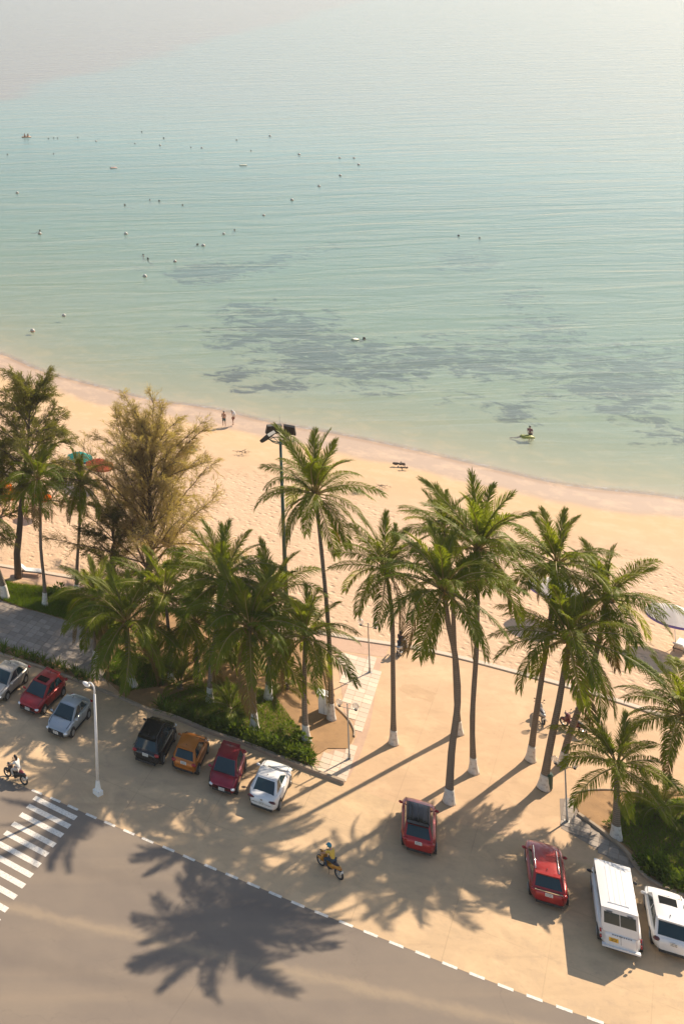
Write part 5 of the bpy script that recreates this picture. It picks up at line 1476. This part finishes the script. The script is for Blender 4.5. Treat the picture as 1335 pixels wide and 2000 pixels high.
# ------------------------------------------------------------------ beach umbrellas and furniture
def parasol(label, base, rad_, rise, hz, top, val, seed, name='beach_umbrella', rz=0.2):
    root = empty(name, (*base, -0.02 if base else 0), rz); tag(root, label, 'umbrella', 'beach umbrellas')
    bm = bmesh.new(); add_tube(bm, [(0, 0, -.1), (0, 0, hz + rise)], [.03, .024], n=8); build('pole', bm, M['white_paint'], root)
    n = 8
    bm = bmesh.new(); c = bm.verts.new((0, 0, hz + rise)); K = 6; rings = []
    for k in range(1, K + 1):
        t = k / K; ring = []
        for i in range(n * 4):
            a = 2 * math.pi * i / (n * 4); ph = (i % 4) / 4
            r_ = rad_ * t * (1 - .035 * math.sin(math.pi * ph)); sag = .05 * math.sin(math.pi * ph) * t
            ring.append(bm.verts.new((r_ * math.cos(a), r_ * math.sin(a), hz + rise * (1 - t ** 1.12) - sag)))
        rings.append(ring)
    m = n * 4
    for i in range(m): bm.faces.new((c, rings[0][i], rings[0][(i + 1) % m]))
    for a_, b_ in zip(rings[:-1], rings[1:]):
        for i in range(m): bm.faces.new((a_[i], b_[i], b_[(i + 1) % m], a_[(i + 1) % m]))
    bmesh.ops.solidify(bm, geom=bm.faces[:], thickness=.008)
    can = build('canopy', bm, top, root, smooth=True, sharp=40)
    bm = bmesh.new(); lo = []; hi = []
    for i in range(m):
        a = 2 * math.pi * i / m; ph = (i % 4) / 4; r_ = rad_ * (1 - .035 * math.sin(math.pi * ph)) + .004
        hi.append(bm.verts.new((r_ * math.cos(a), r_ * math.sin(a), hz - .05 * math.sin(math.pi * ph) - .005)))
        lo.append(bm.verts.new((r_ * 1.01 * math.cos(a), r_ * 1.01 * math.sin(a), hz - .2 - .04 * math.sin(math.pi * ph))))
    for i in range(m): bm.faces.new((hi[i], lo[i], lo[(i + 1) % m], hi[(i + 1) % m]))
    bmesh.ops.solidify(bm, geom=bm.faces[:], thickness=.006)
    build('valance', bm, val, root)
    bm = bmesh.new()
    for k in range(n):
        a = 2 * math.pi * k / n; add_tube(bm, [(0, 0, hz + rise - .03), (rad_ * .55 * math.cos(a), rad_ * .55 * math.sin(a), hz + rise * (1 - .55 ** 1.12) - .03), (rad_ * .98 * math.cos(a), rad_ * .98 * math.sin(a), hz - .02)], .012, n=4)
    build('ribs', bm, M['galv'], root)
    bm = bmesh.new(); add_sphere(bm, (0, 0, hz + rise + .04), .06); build('finial', bm, M['galv'], root, smooth=True)
    return root
def cloth(name, c):
    m, n, l, b = new_mat(name); n.remove(b); oc = objc(n)
    cc = mixc(n, l, noise(n, l, oc, 3, 4), tuple(x * .9 for x in c), c)
    d = nd(n, "ShaderNodeBsdfDiffuse"); t = nd(n, "ShaderNodeBsdfTranslucent"); l.new(cc, d.inputs[0]); l.new(cc, t.inputs[0])
    mx = nd(n, "ShaderNodeMixShader"); mx.inputs[0].default_value = .15; l.new(d.outputs[0], mx.inputs[1]); l.new(t.outputs[0], mx.inputs[2]); l.new(mx.outputs[0], n['Material Output'].inputs[0])
    return m
M['c_white'] = cloth('white_canvas', (.86, .84, .81)); M['c_purple'] = cloth('violet_canvas', (.32, .27, .62)); M['c_orange'] = cloth('orange_canvas', (.75, .17, .02)); M['c_teal'] = cloth('teal_canvas', (.05, .42, .38)); M['c_coral'] = cloth('coral_canvas', (.6, .16, .1)); M['c_pale'] = cloth('pale_canvas', (.66, .56, .5)); M['c_blue'] = cloth('blue_canvas', (.12, .3, .45))
parasol('white umbrella with a violet valance by the right edge of the beach', (67.60, 93.86), 1.85, .62, 2.4, M['c_white'], M['c_purple'], 1)
parasol('white umbrella with a violet valance half hidden behind the leaning palms', (61.33, 98.42), 1.75, .62, 2.4, M['c_white'], M['c_purple'], 2)
parasol('teal umbrella on the sand beyond the slim left palms', (31.09, 127.62), 1.3, .55, 2.0, M['c_teal'], M['c_blue'], 3)
parasol('coral red umbrella beside the pale feathery tree', (32.57, 125.63), 1.4, .6, 2.0, M['c_coral'], M['c_coral'], 4)
parasol('orange umbrella behind the dark casuarina, larger of the two', (22.24, 120.04), 1.25, .6, 1.9, M['c_orange'], M['c_orange'], 5)
parasol('orange umbrella at the very left edge of the beach', (21.68, 121.77), 1.2, .5, 1.9, M['c_orange'], M['c_orange'], 6)
parasol('pale umbrella above the orange ones at the left edge', (22.87, 123.65), 1.5, .5, 2.1, M['c_pale'], M['c_white'], 7)
parasol('small orange umbrella between the two slim left palms', (25.26, 119.26), .9, .4, 1.8, M['c_orange'], M['c_coral'], 8)

def lounger(label, loc, rz):
    root = empty('sun_lounger', (*loc, 0), rz); tag(root, label, 'sun lounger', 'loungers under the beach umbrellas')
    bm = bmesh.new()
    for s in (.32, -.32): add_box(bm, (0, s, .34), (1.9, .05, .05))
    for x in (-.9, .9): add_box(bm, (x, 0, .34), (.05, .66, .05))
    build('frame', bm, M['bark'], root)
    for x in (-.75, .75):
        for s in (.3, -.3):
            bm = bmesh.new(); add_box(bm, (x, s, .16), (.05, .05, .34)); build('leg', bm, M['bark'], root)
    bm = bmesh.new(); add_box(bm, (.2, 0, .4), (1.3, .62, .08)); build('cushion', bm, M['c_white'], root)
    bm = bmesh.new(); add_box(bm, (-.72, 0, .58), (.66, .62, .07), ry=.65); build('backrest', bm, M['c_white'], root)
lounger('pale sun lounger on the sand right of the dark casuarina trunk', (21.69, 107.93), rad(-15))
lounger('sun lounger in the shade of the violet and white right umbrella', (67.75, 93.44), rad(40))

# white utility box beside the tallest palm
root = empty('utility_cabinet', (*(37.90, 87.27), 0), rad(-32)); tag(root, 'white utility cabinet standing left of the tallest palm', 'cabinet')
bm = bmesh.new(); add_box(bm, (0, 0, .68), (.72, .62, 1.3)); bmesh.ops.bevel(bm, geom=bm.edges[:], offset=.02, segments=1, affect='EDGES'); build('housing', bm, M['white_paint'], root)
bm = bmesh.new(); add_box(bm, (0, 0, 1.38), (.86, .76, .08), ry=.05); build('lid', bm, M['white_paint'], root)
bm = bmesh.new(); add_box(bm, (0, 0, 1.32), (.78, .68, .05)); build('rim', bm, M['dark_plastic'], root)
bm = bmesh.new(); add_box(bm, (0, -.315, .68), (.012, .012, 1.2)); add_box(bm, (.12, -.325, .75), (.02, .03, .16)); build('door_gap', bm, M['dark_plastic'], root)
# green bin by the leaning palm
M['bin'] = plain('bin_green', (.02, .055, .03), .5)
root = empty('litter_bin', (*(48.30, 78.74), 0), rad(-30)); tag(root, 'dark green litter bin touching the middle leaning palm', 'bin')
bm = bmesh.new(); add_cyl(bm, (0, 0, .08), (0, 0, .95), .2, .25, 12); build('drum', bm, M['bin'], root)
bm = bmesh.new(); add_cyl(bm, (0, 0, .95), (0, 0, 1.05), .27, .2, 12); build('lid', bm, M['bin'], root)
bm = bmesh.new(); add_cyl(bm, (0, 0, 0), (0, 0, .08), .16, n=10); build('foot', bm, M['dark_plastic'], root)

# driftwood and flotsam
def log(label, loc, rz, L, r0, seed):
    r = random.Random(seed); root = empty('driftwood_log', (*loc, -.3), rz); tag(root, label, 'driftwood')
    bm = bmesh.new(); add_tube(bm, [(-L / 2 + L * i / 7, r.uniform(-.06, .06), r0 * .9 + r.uniform(-.03, .05)) for i in range(8)], [r0 * r.uniform(.75, 1.15) for _ in range(8)], n=8); build('trunk', bm, M['bark'], root)
    bm = bmesh.new(); add_tube(bm, [(L * .1, 0, r0), (L * .25, .35, r0 * 1.4), (L * .33, .6, r0)], [r0 * .6, r0 * .45, r0 * .25], n=6); build('branch_stub', bm, M['bark'], root)
log('brown driftwood log lying where dry sand meets wet sand', (64.44, 128.38), rad(-12), 1.15, .13, 1)
log('shorter driftwood piece lying against the right end of the log', (64.50, 127.48), rad(-8), .7, .09, 2)
def clump(label, loc, z, s, seed):
    r = random.Random(seed); bm = bmesh.new()
    for k in range(36):
        p = Vector((r.gauss(0, .35), r.gauss(0, .22), abs(r.gauss(0, .05)))); d = Vector((r.gauss(0, .3), r.gauss(0, .3), r.gauss(0, .06)))
        add_tube(bm, [p, p + d], [.025, .01], n=4)
    o = build('seaweed_clump', bm, M['bark'], loc=(*loc, z)); o.scale = (s, s, s); tag(o, label, 'seaweed')
clump('dark seaweed clump on the sand right of the tallest palm crown', (57.09, 122.22), -.1, 1.1, 1)
clump('brown seaweed clump farthest left of the driftwood, near the mast', (49.93, 132.48), -.1, .9, 2)
clump('small brown seaweed patch right of the tallest palm, below the driftwood', (60.01, 123.17), -.1, .8, 3)
M['stain'] = ground_mat('damp_patch', (0.54, 0.36, 0.215), (0.49, 0.325, 0.19), (0.38, 0.25, 0.15), 0.6, tracks=False)
r = random.Random(9)
sheet('damp_patch', [((45.53, 89.26)[0] + math.cos(a) * r.uniform(.75, 1.3) - .35 * math.sin(a), (45.53, 89.26)[1] + math.sin(a) * r.uniform(.8, 1.25)) for a in [k * 6.28318 / 22 for k in range(22)]], .0045, M['stain'])
M['mat'] = plain('teal_mat', (.06, .2, .2), .8)
root = empty('beach_mat', (*(44.67, 133.49), -.08), rad(-30)); tag(root, 'teal beach mat with a dark bag on the open sand', 'beach mat')
bm = bmesh.new(); add_box(bm, (0, 0, .015), (.95, .6, .02)); build('mat', bm, M['mat'], root)
root2 = empty('beach_bag', (*(44.86, 133.89), -.05), 0); tag(root2, 'dark bag lying on the teal beach mat', 'bag')
bm = bmesh.new(); add_sphere(bm, (0, 0, .16), 1, (.3, .2, .2)); build('sack', bm, M['shirt_d'], root2, smooth=True)
bm = bmesh.new(); add_torus(bm, (0, 0, .32), (0, 1, .3), .12, .015, 14, 5); build('strap', bm, M['shirt_d'], root2)

# ------------------------------------------------------------------ bathers, buoys and floats
def swimmer_proto(label, loc, hair, skin):
    root = person(label, loc, 0, (-.5, 0, -.34), (-.14, 0, -.16), (.02, 0, .06), [(-.1, .2, -.09), (-.1, -.2, -.09)],
                  [((.14, .4, -.16), (.36, .5, -.08)), ((.14, -.4, -.16), (.36, -.5, -.08))], [(-.56, .09, -.36), (-.56, -.09, -.36)],
                  [((-.96, .14, -.46), (-1.34, .14, -.5), (-1.45, .14, -.54)), ((-.95, -.14, -.4), (-1.34, -.14, -.5), (-1.45, -.14, -.54))], skin, [], hair, 'swimmers in the shallow bay')
    return root
SW = [((64.51, 333.36), 'lone swimmer at the far left edge, under the two-person float'), ((76.59, 331.61), 'lone swimmer below the row of three swimmers'), ((81.53, 358.74), 'left one of three swimmers in a row right of the float'), ((83.17, 359.37), 'middle one of three swimmers in a row right of the float'), ((84.30, 359.11), 'right one of three swimmers in a row right of the float'),
      ((90.05, 358.77), 'single swimmer just right of the row of three'), ((110.76, 365.35), 'farthest swimmer out, arms spread on the water'), ((102.32, 344.04), 'swimmer below the farthest swimmer, slightly to the left'), ((113.04, 352.30), 'swimmer just right of the farthest swimmer'),
      ((114.69, 334.72), 'swimmer beside the far white buoy in the middle'), ((130.74, 344.18), 'dark haired swimmer alone near the top middle of the bay'), ((127.40, 325.67), 'swimmer below and right of the lone top middle swimmer'), ((75.54, 262.94), 'swimmer splashing left of the three in line'), ((82.29, 267.32), 'left swimmer of three in a line in the mid bay'), ((83.84, 265.92), 'middle swimmer of three in a line in the mid bay'), ((87.22, 260.92), 'right swimmer of three in a line in the mid bay'),
      ((78.12, 226.32), 'dark haired swimmer left of a pale buoy near the first reef patch'), ((66.13, 219.84), 'left swimmer of the close pair nearest the beach'), ((66.13, 217.22), 'right swimmer of the close pair nearest the beach'), ((52.59, 241.80), 'swimmer right behind the white buoy at far left'), ((125.95, 226.10), 'left swimmer of the pair far right over the reef'), ((128.39, 223.66), 'right swimmer of the pair far right over the reef'), ((81.15, 169.95), 'dark haired swimmer next to the pale float over the big reef'), ((88.85, 236.58), 'swimmer beyond the white buoy in the curving buoy line')]
protos = []
r = random.Random(5)
for i, (p, lab) in enumerate(SW):
    if i < 2:
        o = swimmer_proto(lab, (*p, Z_SEA), 'short' if i else 'long', M['skin'] if i else M['skin_pale']); protos.append(o)
    else:
        o = copy_tree(protos[i % 2]); o.location = (*p, Z_SEA); o['label'] = lab
    o.rotation_euler = (0, 0, r.uniform(0, 6.28)); o.scale = (1.4,) * 3
M['buoy'] = plain('white_buoy', (.46, .41, .35), .5); M['buoy_r'] = plain('orange_buoy', (.6, .18, .06), .4)
BU = [((56.14, 280.24), 'white and orange buoy at the left edge of the mid bay'), ((93.31, 350.97), 'white and orange buoy right of the row of three swimmers'), ((108.01, 339.92), 'white and orange buoy between two far swimmers'), ((117.10, 333.28), 'white and orange buoy farthest out in the middle'), ((142.21, 349.38), 'farthest buoy at the head of the curving line'), ((136.67, 317.70), 'second buoy of the curving line from its far end'), ((143.74, 310.49), 'left of two close buoys on the outer bend of the line'), ((147.02, 309.79), 'right of two close buoys on the outer bend of the line'),
      ((143.67, 300.48), 'outermost right buoy at the bend of the curving line'), ((133.13, 287.65), 'first buoy of the curving line after its outer bend'), ((122.93, 275.97), 'second buoy of the curving line after its outer bend'), ((110.95, 262.28), 'third buoy of the curving line after its outer bend'), ((99.33, 248.52), 'buoy of the curving line above the first reef patches'), ((85.80, 233.97), 'brightest white buoy of the line, below a swimmer'), ((78.83, 225.41), 'pale buoy just right of a dark haired swimmer'), ((70.12, 214.83), 'buoy touching the upper left reef patch'), ((62.06, 205.87), 'buoy below the close pair of swimmers'), ((43.49, 185.38), 'second nearest buoy to the beach at the left'), ((37.26, 178.45), 'buoy nearest to the beach at the left'), ((52.01, 239.19), 'white buoy in front of a swimmer at far left'), ((68.01, 236.72), 'white buoy alone left of the curving line')]
bp = None
for p, lab in BU:
    if bp is None:
        bp = empty('buoy', (*p, Z_SEA)); tag(bp, lab, 'buoy', 'buoys marking the swimming area')
        bm = bmesh.new(); add_sphere(bm, (0, 0, .08), .31, (1, 1, .95), 14, 9); build('ball', bm, M['buoy'], bp, smooth=True)
        bm = bmesh.new(); add_torus(bm, (0, 0, .03), (0, 0, 1), .305, .032, 18, 6); build('band', bm, M['buoy_r'], bp)
    else:
        o = copy_tree(bp); o.location = (*p, Z_SEA); o['label'] = lab; o.rotation_euler = (r.uniform(-.3, .3), r.uniform(-.3, .3), 0); k = r.uniform(.8, 1.1); o.scale = (k,) * 3
def float_mat(label, loc, rz, L, W, m, name='inflatable_float', h=.12):
    root = empty(name, (*loc, Z_SEA), rz); tag(root, label, 'float', 'inflatable floats')
    bm = bmesh.new()
    for s in (-1, 0, 1): add_tube(bm, [(-L / 2, s * W / 3, .03), (-L / 2 + .15, s * W / 3, .07), (L / 2 - .15, s * W / 3, .07), (L / 2, s * W / 3, .03)], [h * .6, h, h, h * .6], n=8)
    build('tubes', bm, m, root, smooth=True)
    bm = bmesh.new(); add_sphere(bm, (-L / 2 + .2, 0, .15), 1, (.2, W * .4, .1)); build('pillow', bm, m, root, smooth=True)
    return root
M['f_pale'] = plain('pale_vinyl', (.62, .58, .42), .4); M['f_pink'] = plain('pink_vinyl', (.6, .36, .28), .4); M['f_orange'] = plain('apricot_vinyl', (.62, .36, .2), .4); M['f_lime'] = plain('lime_vinyl', (.3, .3, .04), .4)
float_mat('pale inflatable float over the big reef beside a swimmer', (79.73, 169.65), .3, .95, .6, M['f_pale'])
float_mat('pinkish inflatable float left of the centre of the bay', (85.95, 307.79), .2, 1.7, .8, M['f_pink'])
float_mat('faded pale float low in the water in the far middle', (117.34, 305.15), -.1, 1.7, .7, M['f_pale'])
fl = (76.05, 363.13)
float_mat('apricot float carrying two sitting bathers at the far left', fl, .1, 2.6, 1.1, M['f_orange'], h=.17)
def sitter(label, loc, rz, clothes, skin=None, hair='short'):
    return person(label, loc, rz, (0, 0, .15), (-.06, 0, .55), (-.02, 0, .84), [(-.05, .18, .6), (-.05, -.18, .6)], [((.1, .27, .38), (.3, .2, .34)), ((.1, -.27, .38), (.3, -.2, .34))],
                  [(.06, .1, .13), (.06, -.1, .13)], [((.42, .16, .3), (.62, .16, .02), (.76, .16, .02)), ((.42, -.16, .3), (.62, -.16, .02), (.76, -.16, .02))], skin or M['skin'], clothes, hair)
sitter('left bather sitting on the apricot float far out', (fl[0] - .5, fl[1], Z_SEA + .2), rad(-70), [('shorts', SHORTS, .015, M['swim_dark'])])
sitter('right bather sitting on the apricot float far out', (fl[0] + .45, fl[1], Z_SEA + .2), rad(-110), [('shorts', SHORTS, .015, M['swim_dark'])])
fp = (82.25, 135.12)
float_mat('lime green float beside the person wading at the right', (fp[0] - .35, fp[1] - .1), -.1, 1.25, .75, M['f_lime'])
o = standing('person wading in shallow water behind the lime green float', (fp[0] + .2, fp[1] + .25, Z_SEA - .62), rad(-120), [('shorts', SHORTS, .015, M['swim_dark']), ('shirt', SHIRT, .015, plain('dusky_rose_top', (.24, .1, .1), .8))], M['skin_pale'],
         [((.15, .24, 1.1), (.32, .2, 1.0)), ((.15, -.24, 1.1), (.32, -.2, 1.0))], hair='long')
sm = swimmer_proto('child in the water holding the left end of the lime float', (fp[0] - .75, fp[1] + .25, Z_SEA + .05), 'short', M['skin'])
sm['group'] = ''; del sm['group']; sm.scale = (.8,) * 3; sm.rotation_euler = (0, 0, -.5)

# ------------------------------------------------------------------ sea air
bm = bmesh.new(); add_box(bm, (0, 2500, (CAM_H + 4 - 9.5) / 2), (17000, 17000, CAM_H + 4 + 9.5))
hm = bpy.data.materials.new('sea_haze'); hm.use_nodes = True; hn = hm.node_tree.nodes; hn.remove(hn['Principled BSDF'])
pv = hn.new('ShaderNodeVolumePrincipled'); pv.inputs['Color'].default_value = (.96, .95, .94, 1); pv.inputs['Density'].default_value = 0.00011; pv.inputs['Anisotropy'].default_value = 0.0
hm.node_tree.links.new(pv.outputs[0], hn['Material Output'].inputs['Volume'])
hz = build('haze', bm, hm); tag(hz, kind='stuff')
